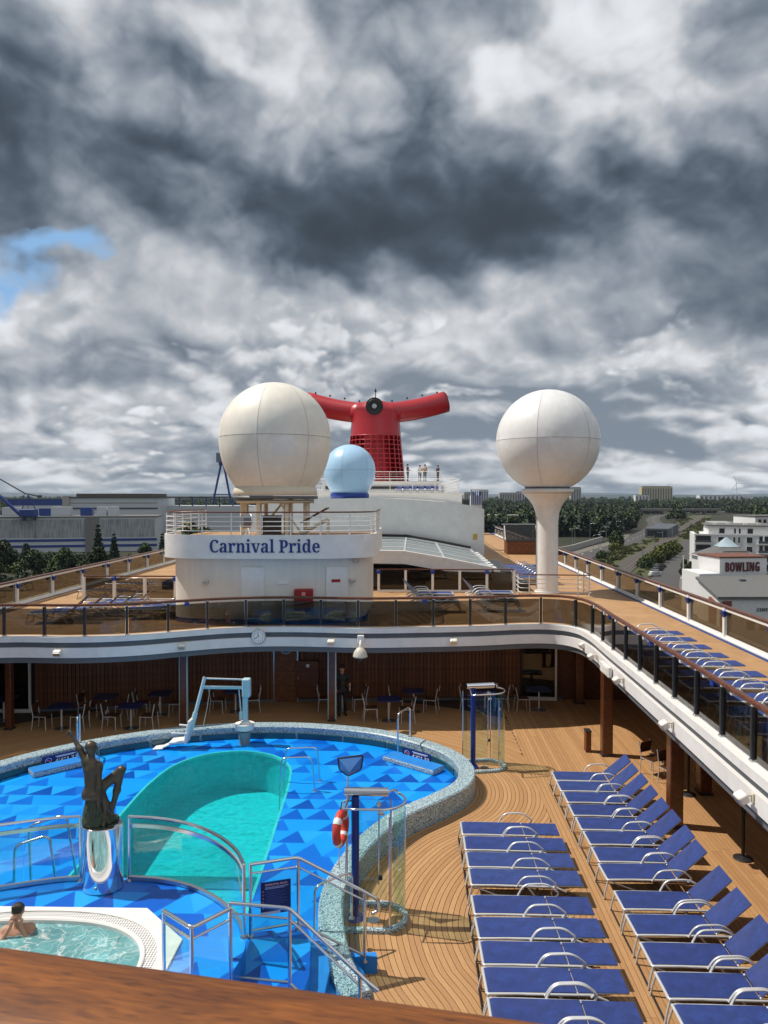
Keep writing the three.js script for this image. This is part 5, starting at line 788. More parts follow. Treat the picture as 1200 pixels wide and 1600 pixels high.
{ // bather with hands over the face
  const t = thing('person', 'dark haired person sitting in the whirlpool holding both hands to the face', 'person', [-5.76, 1.06, -10.52]); t.scale.setScalar(0.88); t.rotation.y = 0.25;
  const h = 0.4, s = SKIN;
  const B = [[-0.19, 0.1, 0, 0.19, 0.1, 0, 0.085, 0.085, s], [-0.1, 0.02, 0.0, 0.1, 0.02, 0.0, 0.14, 0.14, s], [0, -0.35, 0, 0, 0.0, 0, 0.15, 0.15, s], [0, 0.12, 0, 0, 0.24, 0.02, 0.062, 0.056, s], [0, h - 0.02, 0.01, 0, h + 0.03, -0.005, 0.082, 0.09, s], [0, h - 0.09, 0.055, 0, h - 0.06, 0.045, 0.045, 0.06, s], [0, h - 0.005, 0.095, 0, h - 0.035, 0.11, 0.014, 0.018, s, 0.015], [-0.086, h - 0.02, 0, -0.088, h + 0.012, -0.004, 0.018, 0.02, s, 0.01], [0.086, h - 0.02, 0, 0.088, h + 0.012, -0.004, 0.018, 0.02, s, 0.01],
    [-0.21, 0.09, 0.01, -0.25, -0.04, 0.2, 0.055, 0.045, s], [-0.25, -0.04, 0.2, -0.1, 0.21, 0.14, 0.044, 0.03, s, 0.015], [0.21, 0.09, 0.01, 0.22, -0.06, 0.2, 0.055, 0.045, s], [0.22, -0.06, 0.2, 0.085, 0.21, 0.14, 0.044, 0.03, s, 0.015]];
  const hands = []; for (const k of [-1, 1]) { hands.push([k * 0.085, 0.22, 0.14, k * 0.06, 0.3, 0.125, 0.028, 0.032, s]); for (let i = 0; i < 4; i++) { const x = k * (0.085 - i * 0.019), l = [0.06, 0.075, 0.08, 0.065][i]; hands.push([x, 0.315, 0.125, x - k * 0.004, 0.315 + l * 0.55, 0.118, 0.0095, 0.009, s], [x - k * 0.004, 0.315 + l * 0.55, 0.118, x - k * 0.008, 0.315 + l, 0.1, 0.009, 0.0075, s]); } hands.push([k * 0.09, 0.26, 0.12, k * 0.1, 0.32, 0.09, 0.012, 0.009, s]); }
  mesh('body', [blob(B, 0.011, 0.03), blob(hands, 0.005, 0.008)], M.body, t);
  mesh('hair', (() => { const g = blob([[0, h + 0.045, -0.02, 0, h + 0.05, 0.01, 0.094, 0.092], [0, h - 0.01, -0.05, 0, h + 0.03, -0.04, 0.075, 0.085], [-0.04, h + 0.1, 0.04, 0.05, h + 0.095, 0.04, 0.045, 0.045]], 0.008, 0.03, (x, y, z) => 0.009 * n2(x * 70, z * 70 + y * 30)); g.deleteAttribute('color'); return g; })(), mat(HAIR, 0.5), t);
  for (const k of [-1, 1]) mesh('eyebrow', tube([V(k * 0.02, h + 0.025, 0.092), V(k * 0.055, h + 0.028, 0.078)], 0.006, 5), mat(HAIR, 0.6), t);
}
function stander(label, [x, y, z], turn, top, legs, pose = 0, hairC = HAIR, ht = 1.74) {
  const t = thing('person', label, 'person', [x, y, z], turn), k = ht / 1.74, s = SKIN, a = pose;
  const B = [[-0.09, 0.86, 0, 0.09, 0.86, 0, 0.12, 0.12, legs], [0, 0.95, 0, 0, 1.12, 0, 0.13, 0.135, top], [-0.08, 1.28, 0, 0.08, 1.28, 0, 0.125, 0.125, top], [-0.17, 1.38, 0, 0.17, 1.38, 0, 0.07, 0.07, top], [0, 1.42, 0, 0, 1.5, 0.01, 0.055, 0.05, s], [0, 1.6, 0.0, 0, 1.645, 0.0, 0.083, 0.09, s], [0, 1.545, 0.045, 0, 1.56, 0.04, 0.045, 0.055, s], [0, 1.6, 0.09, 0, 1.58, 0.1, 0.013, 0.016, s, 0.01],
    [-0.09, 0.86, 0, -0.1, 0.47, 0.03, 0.095, 0.06, legs], [-0.1, 0.47, 0.03, -0.11, 0.09, -0.01, 0.058, 0.042, legs], [-0.11, 0.04, -0.02, -0.12, 0.035, 0.14, 0.042, 0.035, [0.02, 0.02, 0.02]], [0.09, 0.86, 0, 0.1, 0.47, 0.02, 0.095, 0.06, legs], [0.1, 0.47, 0.02, 0.11, 0.09, -0.02, 0.058, 0.042, legs], [0.11, 0.04, -0.03, 0.12, 0.035, 0.13, 0.042, 0.035, [0.02, 0.02, 0.02]],
    [-0.2, 1.37, 0, -0.26, 1.1, 0.03, 0.055, 0.045, top], [-0.26, 1.1, 0.03, -0.24, 0.9 + a * 0.3, 0.1 + a * 0.2, 0.042, 0.03, s], [-0.24, 0.87 + a * 0.3, 0.12 + a * 0.2, -0.22, 0.8 + a * 0.35, 0.16 + a * 0.2, 0.034, 0.022, s], [0.2, 1.37, 0, 0.26, 1.1, 0.03, 0.055, 0.045, top], [0.26, 1.1, 0.03, 0.24, 0.9 + a * 0.3, 0.1 + a * 0.2, 0.042, 0.03, s], [0.24, 0.87 + a * 0.3, 0.12 + a * 0.2, 0.22, 0.8 + a * 0.35, 0.16 + a * 0.2, 0.034, 0.022, s]];
  mesh('body', blob(B, 0.022, 0.04).scale(k, k, k), M.body, t);
  mesh('hair', (() => { const g = blob([[0, 1.66, -0.02, 0, 1.67, 0.01, 0.094, 0.09], [0, 1.6, -0.05, 0, 1.64, -0.04, 0.07, 0.085]], 0.016, 0.03); g.deleteAttribute('color'); return g.scale(k, k, k); })(), mat(hairC, 0.6), t); return t;
}
stander('person in black clothes standing in the shade right of the middle column', [-2.35, 0.012, -25.1], 0.3, [0.012, 0.012, 0.015], [0.012, 0.012, 0.018], 0.2);
stander('person in a white shirt at the railing beside the funnel', [0.95, 9.15, -79.4], 0.4, [0.7, 0.7, 0.68], [0.05, 0.06, 0.09], 1);
stander('person in a beige top at the railing beside the person in white', [1.5, 9.15, -79.5], -0.5, [0.35, 0.24, 0.16], [0.04, 0.04, 0.05], 1, [0.08, 0.05, 0.03], 1.82);
stander('person in dark clothes standing right beside the funnel', [-0.35, 9.15, -79.6], 1.3, [0.05, 0.04, 0.05], [0.03, 0.03, 0.04], 0.8, HAIR, 1.85);
stander('person in dark blue at the right end of the funnel deck railing', [2.9, 9.15, -79.8], -1.0, [0.02, 0.025, 0.05], [0.02, 0.02, 0.03], 0.6);

// ---------- the land round the harbour ----------
const LAND = -22;
const groundMap = tex(1024, 1024, (u, v, x, y) => { const a = mott1(u, v), b = mott2(u, v), s = 0.75 + 0.3 * a + 0.2 * b + 0.1 * (H2(x, y) - 0.5); const k = Math.min(1, Math.max(0, 0.4 + 1.4 * a)); return [s * (0.62 + 0.2 * k), s * 0.72, s * (0.42 + 0.1 * k)]; }, 260);
structure(mesh('ground', new THREE.PlaneGeometry(40000, 40000, 4, 4).rotateX(-Math.PI / 2).translate(0, LAND, -6000), mat([0.075, 0.08, 0.06], 0.95, { map: groundMap })));
const M7 = { road: mat([0.085, 0.085, 0.088], 0.85, { map: deckMap }), pave: mat([0.2, 0.19, 0.17], 0.85, { map: deckMap }), ballast: mat([0.1, 0.085, 0.07], 0.9, { map: deckMap }), wall: mat([0.74, 0.75, 0.76], 0.7, { map: mottleMap }), wall2: mat([0.46, 0.45, 0.43], 0.75, { map: dirtMap }), roof: mat([0.16, 0.17, 0.175], 0.8, { map: deckMap }), pane: mat([0.02, 0.025, 0.032], 0.12), brick: mat([0.22, 0.07, 0.045], 0.8, { map: dirtMap }), roofRed: mat([0.2, 0.085, 0.055], 0.8, { map: deckMap }), blueSteel: mat([0.015, 0.05, 0.24], 0.45), hall: mat([0.58, 0.62, 0.65], 0.6, { map: mottleMap }), hallDark: mat([0.07, 0.085, 0.1], 0.6), lawn: mat([0.075, 0.09, 0.03], 0.95, { map: deckMap }), yellow: mat([0.5, 0.42, 0.25], 0.8) };
const ROAD = smooth([[70, -330], [87, -380], [114, -435], [150, -510], [204, -638], [262, -800], [310, -960], [394, -1180], [502, -1364], [640, -1500]], 12);
const ROAD2 = smooth([[60, -330], [88, -395], [110, -440], [133, -487], [170, -590]], 8);
const STREET = smooth([[60, -180], [74, -220], [88, -260], [109, -312], [137, -381], [164, -446], [190, -510]], 8);
const TRACK = smooth([[50, -215], [84, -298], [103, -344], [139, -426], [180, -520], [229, -639], [337, -892], [463, -1186]], 10);
structure(mesh('main_road', sweep(ROAD, [[-8, LAND + 0.1], [8, LAND + 0.1]], false, false), M7.road)); structure(mesh('ramp_road', sweep(ROAD2, [[-3.5, LAND + 0.14], [3.5, LAND + 0.14]], false, false), M7.pave)); structure(mesh('side_street', sweep(STREET, [[-4.5, LAND + 0.12], [5, LAND + 0.12]], false, false), M7.road));
structure(mesh('pavement', sweep(STREET, rectProf(5, 8.5, LAND, LAND + 0.26)), M7.pave)); structure(mesh('grass_verge', sweep(TRACK, [[-16, LAND + 0.06], [12, LAND + 0.06]], false, false), M7.lawn));
{ const t = thing('railway_track', 'double railway line curving away past the parked cars', 'railway'); mesh('ballast', sweep(TRACK, rectProf(-4.5, 4.5, LAND, LAND + 0.35)), M7.ballast, t); for (const o of [-3, -1.5, 1.5, 3]) mesh('rail', sweep(TRACK, rectProf(o - 0.09, o + 0.09, LAND + 0.35, LAND + 0.52)), M.steel, t); }
{ const t = thing('road_marking', 'white dashed line along the main road', 'road marking'); const L = lengthOf(ROAD); for (let s = 8; s < L - 12; s += 22) mesh('dash', sweep(part(ROAD, s, s + 6), rectProf(-0.18, 0.18, LAND + 0.1, LAND + 0.115)), M.white, t); }

// trees
function crownGeo(n, lobes, leaf, seed) {
  SEED = seed; const pos = [], nor = [];
  for (let i = 0; i < n; i++) {
    const [cx, cyy, cz, r, ry] = lobes[Math.floor(rnd() * lobes.length)], th = rnd() * 6.283, u = rr(-1, 1), q = Math.sqrt(1 - u * u), rad = r * Math.pow(rr(0.25, 1), 0.42);
    const c = V(cx + rad * q * Math.cos(th), cyy + rad * (ry ?? 0.85) * u, cz + rad * q * Math.sin(th)), a = V(rr(-1, 1), rr(-1, 1), rr(-1, 1)).normalize(), b = V(rr(-1, 1), rr(-1, 1), rr(-1, 1)).cross(a).normalize(), s = leaf * rr(0.6, 1.35), m = V(q * Math.cos(th), u, q * Math.sin(th)).add(V(rr(-0.6, 0.6), rr(-0.2, 0.9), rr(-0.6, 0.6))).normalize();
    const P = [c.clone().addScaledVector(a, s), c.clone().addScaledVector(b, s * 0.8), c.clone().addScaledVector(a, -s), c.clone().addScaledVector(b, -s * 0.8)];
    for (const k of [0, 1, 2, 0, 2, 3]) { pos.push(P[k].x, P[k].y, P[k].z); nor.push(m.x, m.y, m.z); }
  }
  const g = new THREE.BufferGeometry(); g.setAttribute('position', new THREE.Float32BufferAttribute(pos, 3)); g.setAttribute('normal', new THREE.Float32BufferAttribute(nor, 3)); return clean(g);
}
const LEAF = [[0.05, 0.085, 0.026], [0.042, 0.07, 0.024], [0.075, 0.11, 0.028], [0.11, 0.13, 0.03], [0.03, 0.06, 0.034]].map((c) => mat(c, 0.9, { side: THREE.DoubleSide })), BARK = mat([0.07, 0.055, 0.04], 0.9);
const lobesA = [[0, 6.2, 0, 3], [1.8, 5.4, 0.6, 2.2], [-1.7, 5.2, 0.8, 2.3], [0.3, 5.0, -1.8, 2.2], [0.4, 7.9, 0.2, 1.9], [-0.8, 4.4, 1.4, 1.9], [1.1, 6.8, -1.2, 1.7]], lobesB = [[0, 5, 0, 2.4], [0.3, 7.4, 0.2, 2], [-0.9, 4.2, 0.8, 2], [1.2, 4.6, -0.7, 1.8], [0.1, 9.2, 0, 1.3]], lobesC = [[0, 1.6, 0, 2.1, 0.75], [1.7, 1.3, 0.3, 1.6, 0.75], [-1.6, 1.2, 0.2, 1.6, 0.75], [0.4, 1.1, 1.4, 1.4, 0.75]], lobesP = []; for (let i = 0; i < 9; i++) lobesP.push([0, 1.4 + i * 1.1, 0, 2.0 - i * 0.2, 0.6]);
const CROWN = { round: crownGeo(2600, lobesA, 0.3, 11), tall: crownGeo(2200, lobesB, 0.27, 23), bush: crownGeo(1400, lobesC, 0.22, 31), pine: crownGeo(2200, lobesP, 0.24, 47) };
const TRUNK = clean(join([tube([V(0, 0, 0), V(0.1, 2.2, 0), V(0, 4.8, 0.1)], (u) => 0.3 - 0.17 * u, 8), tube([V(0.05, 2.4, 0), V(1.1, 4.4, 0.5)], (u) => 0.13 - 0.08 * u, 6), tube([V(0.05, 2.8, 0), V(-1.0, 4.6, 0.5)], (u) => 0.12 - 0.07 * u, 6), tube([V(0.05, 3.0, 0), V(0.2, 4.9, -1.1)], (u) => 0.11 - 0.06 * u, 6)]));
SEED = 777;
function tree(kind, label, x, z, s, leaf, group, name = 'tree') { const t = thing(name, label, kind === 'bush' ? 'bush' : 'tree', [x, LAND, z], rr(0, 6), group); t.scale.set(s * rr(0.9, 1.1), s * rr(0.9, 1.12), s * rr(0.9, 1.1)); if (kind !== 'bush') t.position.y -= 1.3 * s; share('crown', CROWN[kind], LEAF[leaf], t); share('trunk', TRUNK, BARK, t).scale.setScalar(kind === 'bush' ? 0.3 : 1); return t; }
// left bank
[['tall', -150, -262, 1.15, 0, 'tall dark tree at the left edge behind the ship railing'], ['round', -141, -272, 1.2, 1, 'broad dark tree right of the leftmost tree'], ['round', -132, -278, 1.1, 0, 'broad tree in the middle of the left clump'], ['round', -122, -283, 1.15, 1, 'broad tree at the right end of the left clump'], ['round', -160, -285, 1.3, 1, 'large tree at the far left in front of the striped hall'], ['tall', -171, -322, 0.95, 4, 'small dark tree against the striped hall at the left'], ['pine', -141, -328, 1.75, 4, 'tall dark conifer left one of the pair before the hall'], ['pine', -134.5, -330, 1.55, 4, 'tall dark conifer right one of the pair before the hall'], ['round', -128, -352, 0.95, 0, 'round tree between the conifers and the hall corner'], ['pine', -120, -352, 1.2, 4, 'slim dark tree right of the round tree by the hall'], ['round', -112, -372, 1.9, 2, 'big light green tree at the right corner of the hall'], ['round', -103, -366, 1.6, 2, 'second light green tree beside the hall corner'], ['bush', -150, -245, 1.8, 0, 'low bushy tree under the left clump'], ['bush', -128, -262, 1.7, 1, 'low bush in front of the left clump'], ['bush', -112, -300, 1.6, 0, 'low bush at the right of the left clump'], ['round', -178, -300, 1.2, 1, 'tree at the extreme left of the bank']].forEach(([k, x, z, s, l, lab]) => tree(k, lab, x, z, s * (k === 'pine' ? 1.0 : 1.05), l, 'trees on the left bank'));
// right side
[['round', 118, -428, 1.35, 0, 'dark round tree beside the ramp road'], ['bush', 112, -405, 1.7, 3, 'light green bush below the dark round tree'], ['bush', 91, -355, 1.2, 0, 'dark bush by the near end of the ramp road'], ['bush', 103, -323, 1.5, 2, 'hedge bush behind the parked cars'], ['bush', 109, -334, 1.7, 3, 'yellow green bush second in the hedge by the tracks'], ['bush', 116, -348, 1.9, 3, 'yellow green bush third in the hedge by the tracks'], ['bush', 123, -364, 1.9, 2, 'green bush fourth in the hedge by the tracks'], ['bush', 131, -382, 1.9, 3, 'yellow green bush fifth in the hedge by the tracks'], ['bush', 140, -402, 1.8, 3, 'yellow green bush at the far end of the hedge'], ['bush', 96, -309, 1.3, 1, 'dark bush at the near end of the hedge'], ['tall', 98, -268, 0.72, 0, 'young street tree by the lamp post'], ['tall', 103, -276, 0.6, 1, 'young street tree next to the apartment corner'], ['tall', 108, -262, 0.62, 0, 'young street tree before the pavilion'], ['bush', 150, -292, 1.3, 3, 'yellow bush on the terrace of the white apartments'], ['bush', 141, -291, 1.1, 3, 'smaller yellow bush on the apartment terrace']].forEach(([k, x, z, s, l, lab]) => { const t = tree(k, lab, x, z, s, l, 'trees by the tracks'); if (/terrace/.test(lab)) t.position.y = -14.2; });
{ // the far wood reads as one mass
  const near = (P, x, z, d) => P.some(([a, b]) => Math.abs(a - x) < d && Math.abs(b - z) < d), spots = []; SEED = 4242;
  for (let i = 0; i < 14000 && spots.length < 9000; i++) { const u = rnd(), z = -(545 + 3300 * u * u), x = z * rr(-0.62, 1.0); if (x > 60 && z > -700 && x > -z * 0.3) continue; if (x < 40 && z > -760) continue; if (near(ROAD, x, z, 17) || near(TRACK, x, z, 16)) continue; if (z > -1250 && x > 0.36 * -z && x < 0.45 * -z) continue; spots.push([x, z, rr(1.1, 1.9) * (1 + u * u * 0.9)]); }
  const w = new THREE.InstancedMesh(crownGeo(420, lobesA, 0.75, 91), mat([1, 1, 1], 0.95, { side: THREE.DoubleSide }), spots.length), m = new THREE.Matrix4(), q = new THREE.Quaternion();
  const hues = [[0.028, 0.052, 0.024], [0.038, 0.066, 0.022], [0.052, 0.08, 0.024], [0.022, 0.042, 0.026]];
  spots.forEach(([x, z, s], i) => { q.setFromAxisAngle(V(0, 1, 0), rnd() * 6.28); m.compose(V(x, LAND - 2 * s, z), q, V(s * rr(0.9, 1.4), s * rr(0.8, 1.25), s * rr(0.9, 1.4))); w.setMatrixAt(i, m); const c = hues[Math.floor(rnd() * 4)]; w.setColorAt(i, lin(...c)); });
  w.name = 'distant_wood'; w.userData = { kind: 'stuff', label: 'dark green wood stretching to the horizon behind the tracks', category: 'wood' }; scene.add(w);
}
{ // scrub that nobody could count
  SEED = 515; const add = (name, label, n, place, hues) => { const w = new THREE.InstancedMesh(crownGeo(300, lobesC, 0.42, 17), mat([1, 1, 1], 0.95, { side: THREE.DoubleSide }), n), m = new THREE.Matrix4(), q = new THREE.Quaternion(); for (let i = 0; i < n; i++) { const [x, z, s] = place(); q.setFromAxisAngle(V(0, 1, 0), rnd() * 6.28); m.compose(V(x, LAND - 0.4 * s, z), q, V(s, s * rr(0.7, 1.3), s)); w.setMatrixAt(i, m); w.setColorAt(i, lin(...hues[Math.floor(rnd() * hues.length)])); } w.name = name; w.userData = { kind: 'stuff', label, category: 'scrub' }; scene.add(w); };
  add('bank_scrub', 'low green scrub covering the left bank below the trees', 420, () => [rr(-230, -60), rr(-225, -345), rr(0.5, 1.3)], [[0.04, 0.065, 0.022], [0.06, 0.09, 0.026], [0.034, 0.055, 0.024]]);
  add('track_scrub', 'patches of low scrub and tall grass beside the railway', 420, () => { for (;;) { const p = TRACK[Math.floor(rnd() * TRACK.length * 0.8)], o = rnd() < 0.5 ? rr(-20, -7) : rr(7, 14), x = p[0] + o, z = p[1] + rr(-8, 8); if (!STREET.some(([a, b]) => Math.hypot(a - x, b - z) < 8) && !ROAD.some(([a, b]) => Math.hypot(a - x, b - z) < 11)) return [x, z, rr(0.25, 0.75)]; } }, [[0.09, 0.11, 0.03], [0.07, 0.095, 0.026], [0.12, 0.12, 0.04]]);
}
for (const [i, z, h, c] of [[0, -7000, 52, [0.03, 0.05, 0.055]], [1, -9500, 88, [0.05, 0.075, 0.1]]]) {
  const pos = [], idx = [], n = 120; for (let k = 0; k <= n; k++) { const x = -9000 + 18000 * k / n, y = LAND + h * (0.75 + 0.5 * fbm(x / 1500 + i * 9, i * 4, 4)); pos.push(x, LAND - 5, z + 900, x, y, z, x, LAND - 5, z - 900); if (k < n) { const q = k * 3; idx.push(q, q + 3, q + 1, q + 1, q + 3, q + 4, q + 1, q + 4, q + 2, q + 2, q + 4, q + 5); } }
  const g = new THREE.BufferGeometry(); g.setAttribute('position', new THREE.Float32BufferAttribute(pos, 3)); g.setIndex(idx); g.computeVertexNormals(); structure(mesh('hills', g, mat(c, 0.95)));
}
// buildings; win() sets a framed window into a face that looks towards +z
function win(t, x, y, z, w, h, a = 0) { const f = mesh('window', bx(w, h, 0.12), M.white, t); f.position.set(x, y, z); f.rotation.y = a; const p = new THREE.Mesh(clean(bx(w - 0.24, h - 0.24, 0.08, 0, 0, 0.04)), M7.pane); p.name = 'pane'; f.add(p); return f; }
{
  const t = thing('apartment_house', 'white flat roofed apartment house with balconies beyond the tracks', 'building', [112, LAND, -296], -0.3); const H = 14.4, W = 60;
  mesh('wall', bx(W, H, 32, W / 2, H / 2, -16), M7.wall, t); mesh('penthouse', bx(W - 5, 3.5, 26, W / 2 + 2.8, H + 1.75, -16), M7.wall, t); mesh('roof', bx(W - 3.6, 0.4, 28, W / 2 + 2.6, H + 3.7, -16), M7.roof, t); mesh('terrace_edge', bx(W + 0.4, 0.5, 0.4, W / 2, H + 0.25, -0.1), M.white, t);
  for (let f = 0; f < 5; f++) { const y = f * 3.6 + 1.9, z = f === 4 ? -2.94 : 0.05; for (const [x, w] of [[9.5, 2.2], [14.2, 0.9], [15.9, 0.9], [19.6, 2.2], [50, 2.2], [54, 2.2]]) win(t, x + (f === 4 ? 0.6 : 0), y + (f === 4 ? -0.3 : 0), z, w, f === 4 ? 2.2 : 2.4); }
  for (let f = 0; f < 4; f++) { const y = f * 3.6; mesh('balcony_recess', bx(5.4, 2.7, 0.2, 3.2, y + 2.0, 0.02), M7.pane, t); mesh('balcony', bx(5.8, 0.3, 1.6, 3.0, y + 0.5, 0.7), M.white, t); mesh('balcony_rail', bx(5.8, 0.95, 0.06, 3.0, y + 1.15, 1.45), M7.hallDark, t); mesh('balcony_recess', bx(24, 2.7, 0.2, 35, y + 2.0, 0.02), M7.pane, t); mesh('balcony', bx(25, 0.34, 1.7, 35, y + 0.5, 0.75), M.white, t); mesh('balcony_rail', bx(25, 0.95, 0.06, 35, y + 1.15, 1.55), M7.hallDark, t); for (let k = 0; k < 4; k++) mesh('balcony_pier', bx(0.5, 2.7, 0.5, 24.5 + k * 5.2, y + 2.0, 0.3), M7.wall, t); }
  for (let k = 0; k < 9; k++) mesh('roof_vent', bx(1.4, 0.7, 1.4, 8 + k * 5.6, H + 4.2, -8 - (k * 7) % 13), M.white, t); for (let k = 0; k < 12; k++) mesh('roof_plant', bx(0.8, 0.8, 0.8, 1.4, H + 0.7, -2 - k * 2.2), LEAF[k % 4], t);
}
{ const t = thing('pavilion', 'white pavilion with a grey hipped roof and glass cupola', 'building', [97.5, LAND, -232], -0.04); mesh('wall', bx(15.6, 11, 15.6, 0, 5.5, 0), M7.wall, t); mesh('roof', new THREE.ConeGeometry(12.2, 4.4, 4).rotateY(Math.PI / 4).translate(0, 13.2, 0), M7.roof, t); mesh('eaves', bx(17, 0.3, 17, 0, 11.05, 0), M.white, t); mesh('cupola', new THREE.ConeGeometry(4, 3, 4).rotateY(Math.PI / 4).translate(0, 15.6, 0), mat([0.35, 0.45, 0.5], 0.12), t); mesh('dormer', bx(6.2, 1.9, 2.6, 0.6, 12.0, 5.4), M7.wall, t); mesh('dormer_roof', bx(6.8, 0.25, 3.2, 0.6, 13.05, 5.4), M7.roof, t); for (let k = 0; k < 4; k++) win(t, -1.6 + k * 1.5, 12.0, 6.75, 1.1, 1.4); mesh('pilaster', bx(2.4, 10.6, 0.3, -6.4, 5.3, 7.9), mat([0.42, 0.27, 0.22], 0.8), t); for (let k = 0; k < 3; k++) win(t, -2.5 + k * 3.6, 7.5, 7.85, 1.6, 2.4); }
{
  const t = thing('bowling_hall', 'low white bowling hall with a broad grey roof and dark red lettering', 'building', [0, LAND, 0]);
  mesh('wall', slab([[60, -145.5], [69.5, -181], [140, -200], [140, -150]], 0, 9.6), M7.wall, t); mesh('roof', slab([[59.4, -145], [69, -181.6], [140.5, -201], [140.5, -149]], 9.6, 10.1), M7.roof, t); mesh('brick_pier', slab([[60.4, -144.9], [62.2, -145.3], [63.6, -150], [61.9, -150.2]], 0, 9.2), M7.brick, t); mesh('side_brick', slab([[60.9, -150], [61.5, -150], [63.5, -158], [62.8, -158]], 0, 8.4), M7.brick, t);
  mesh('sign_block', slab([[76.6, -186], [75.4, -197], [88.4, -200], [89, -188]], 9, 14.2), M7.wall, t); mesh('sign_block_roof', slab([[76.4, -185.8], [75.2, -197.2], [88.6, -200.2], [89.2, -187.8]], 14.2, 14.6), M7.roofRed, t);
  const ang = -Math.atan2(-2, 12.4), { out, width } = lettering('BOWLING', sansB, 2.3, 0.25, 0.8); for (const { g, x } of out) { const m = mesh('letter', g.clone().scale(9.4 / width * 0.94, 1, 1), mat([0.1, 0.012, 0.02], 0.5), t), k = 1.3 + x * (9.4 / width); m.position.set(76.6 + k * Math.cos(ang), 10.9, -186 - k * Math.sin(ang) + 0.1); m.rotation.y = ang; }
  const aF = Math.atan2(4.5, 80), front = (x) => -145.5 - (x - 60) * 4.5 / 80;
  for (let k = 0; k < 14; k++) win(t, 66 + k * 2.6, 4.4, front(66 + k * 2.6) + 0.06, 1.9, 2.0, aF);
  { const l2 = lettering('CENTER', sansB, 0.62, 0.06, 1), l3 = lettering('BOWLING', sansB, 0.62, 0.06, 1); for (const [L, x0] of [[l2, 67.2], [l3, 73.4]]) for (const { g, x } of L.out) { const m = mesh('letter', g.clone(), M7.hallDark, t); m.position.set(x0 + x, 7.2, front(x0 + x) + 0.08); m.rotation.y = aF; } mesh('round_sign', new THREE.CylinderGeometry(0.85, 0.85, 0.12, 24).rotateX(Math.PI / 2).rotateY(aF).translate(71.7, 7.5, front(71.7) + 0.1), M.alu, t); }
  for (const [x, z, w, d] of [[84, -160, 2.2, 1.2], [92, -163, 1.8, 1.4], [88, -170, 1.6, 1], [76, -172, 1.2, 1]]) mesh('roof_light', bx(w, 0.5, d, x, 10.3, z), M7.hallDark, t); mesh('white_annex', slab([[70.5, -183], [76, -184.5], [75.4, -196], [71, -196]], 0, 10.6), M7.wall, t);
}
{ const t = thing('station_hall', 'long low station hall with a pale curved roof beside the railway', 'building', [178, LAND, -540], 0.44); t.rotation.y = -0.4; mesh('wall', bx(16, 6.6, 110, 0, 3.3, -50), M7.hallDark, t); mesh('roof', new THREE.CylinderGeometry(14, 14, 112, 20, 1, false, -0.62, 1.24).rotateX(Math.PI / 2).rotateZ(0).translate(0, -4.6, -50), mat([0.42, 0.42, 0.46], 0.5), t); for (let k = 0; k < 9; k++) mesh('window', bx(0.2, 3.6, 8, -8.05, 3.4, -4 - k * 12), M7.pane, t); mesh('gable', bx(13, 4.8, 0.2, 0, 3, 5.1), M7.pane, t); }
{ const t = thing('red_building', 'white and red building at the right edge behind the apartments', 'building', [206, LAND, -450]); mesh('wall', bx(40, 17.5, 30, 20, 8.75, -15), M7.wall, t); mesh('red_storey', bx(22, 6, 20, 22, 13, 0.6), M7.brick, t); mesh('roof', bx(41, 0.5, 31, 20, 17.8, -15), M7.roof, t); for (let f = 0; f < 4; f++) for (let k = 0; k < 3; k++) win(t, 2.6 + k * 3, 2.2 + f * 4.2, 0.06, 2, 2.4); }
{ const t = thing('flat_roof_sheds', 'row of flat grey shed roofs behind the apartments', 'building', [196, LAND, -470], -0.3); for (let k = 0; k < 4; k++) { mesh('shed', bx(13, 12, 60, k * 14, 6, -30), M7.wall2, t); mesh('shed_roof', bx(13.4, 0.4, 60.4, k * 14, 12.2, -30), k % 2 ? M7.roof : mat([0.3, 0.3, 0.31], 0.8), t); } }
for (const [x, z, w, h, d, m, lab, n] of [[771, -2500, 101, 63, 30, M7.yellow, 'long yellowish block of flats on the horizon', 12], [536, -2500, 34, 60, 24, M7.wall2, 'grey tower block on the horizon beside the white dome', 4], [165, -2300, 34, 42, 20, M7.wall2, 'pale block of flats left of the dome column on the horizon', 5], [215, -2350, 30, 50, 20, M7.hall, 'taller grey block in the group left of the dome column', 4], [262, -2200, 60, 40, 20, M7.wall2, 'low wide block in the group left of the dome column', 8], [318, -2250, 26, 44, 20, M7.hall, 'slim block at the right of the group by the dome column', 3], [1000, -2600, 150, 34, 30, M7.wall, 'low white building among the trees on the right horizon', 10], [690, -2300, 40, 34, 20, M7.wall, 'small pale building among the trees left of the yellow flats', 4], [390, -2400, 34, 46, 20, M7.wall2, 'pale block just left of the dome column', 3]]) {
  const t = thing('tower_block', lab, 'building', [x, LAND, z], 0, 'blocks of flats on the horizon'); mesh('wall', bx(w, h, d, w / 2, h / 2, -d / 2), m, t); mesh('roof', bx(w * 0.9, 1.6, d * 0.8, w / 2, h + 0.8, -d / 2), M7.roof, t); for (let k = 0; k < n; k++) mesh('window_strip', bx(w / n * 0.4, h * 0.8, 0.3, (k + 0.5) * w / n, h * 0.5, 0.1), M7.hallDark, t);
}
{ const t = thing('wind_turbine', 'tiny wind turbine on the right horizon', 'wind turbine', [1860, LAND, -4300]); mesh('tower', cy(1.4, 2.6, 105, 0, 0, 0, 10), M.white, t); mesh('nacelle', bx(4, 4, 9, 0, 107, 0), M.white, t); for (let k = 0; k < 3; k++) mesh('blade', new THREE.BoxGeometry(2.2, 46, 0.6).translate(0, 23, 5).rotateZ(k * 2.094 + 0.4).translate(0, 107, 0), M.white, t); }
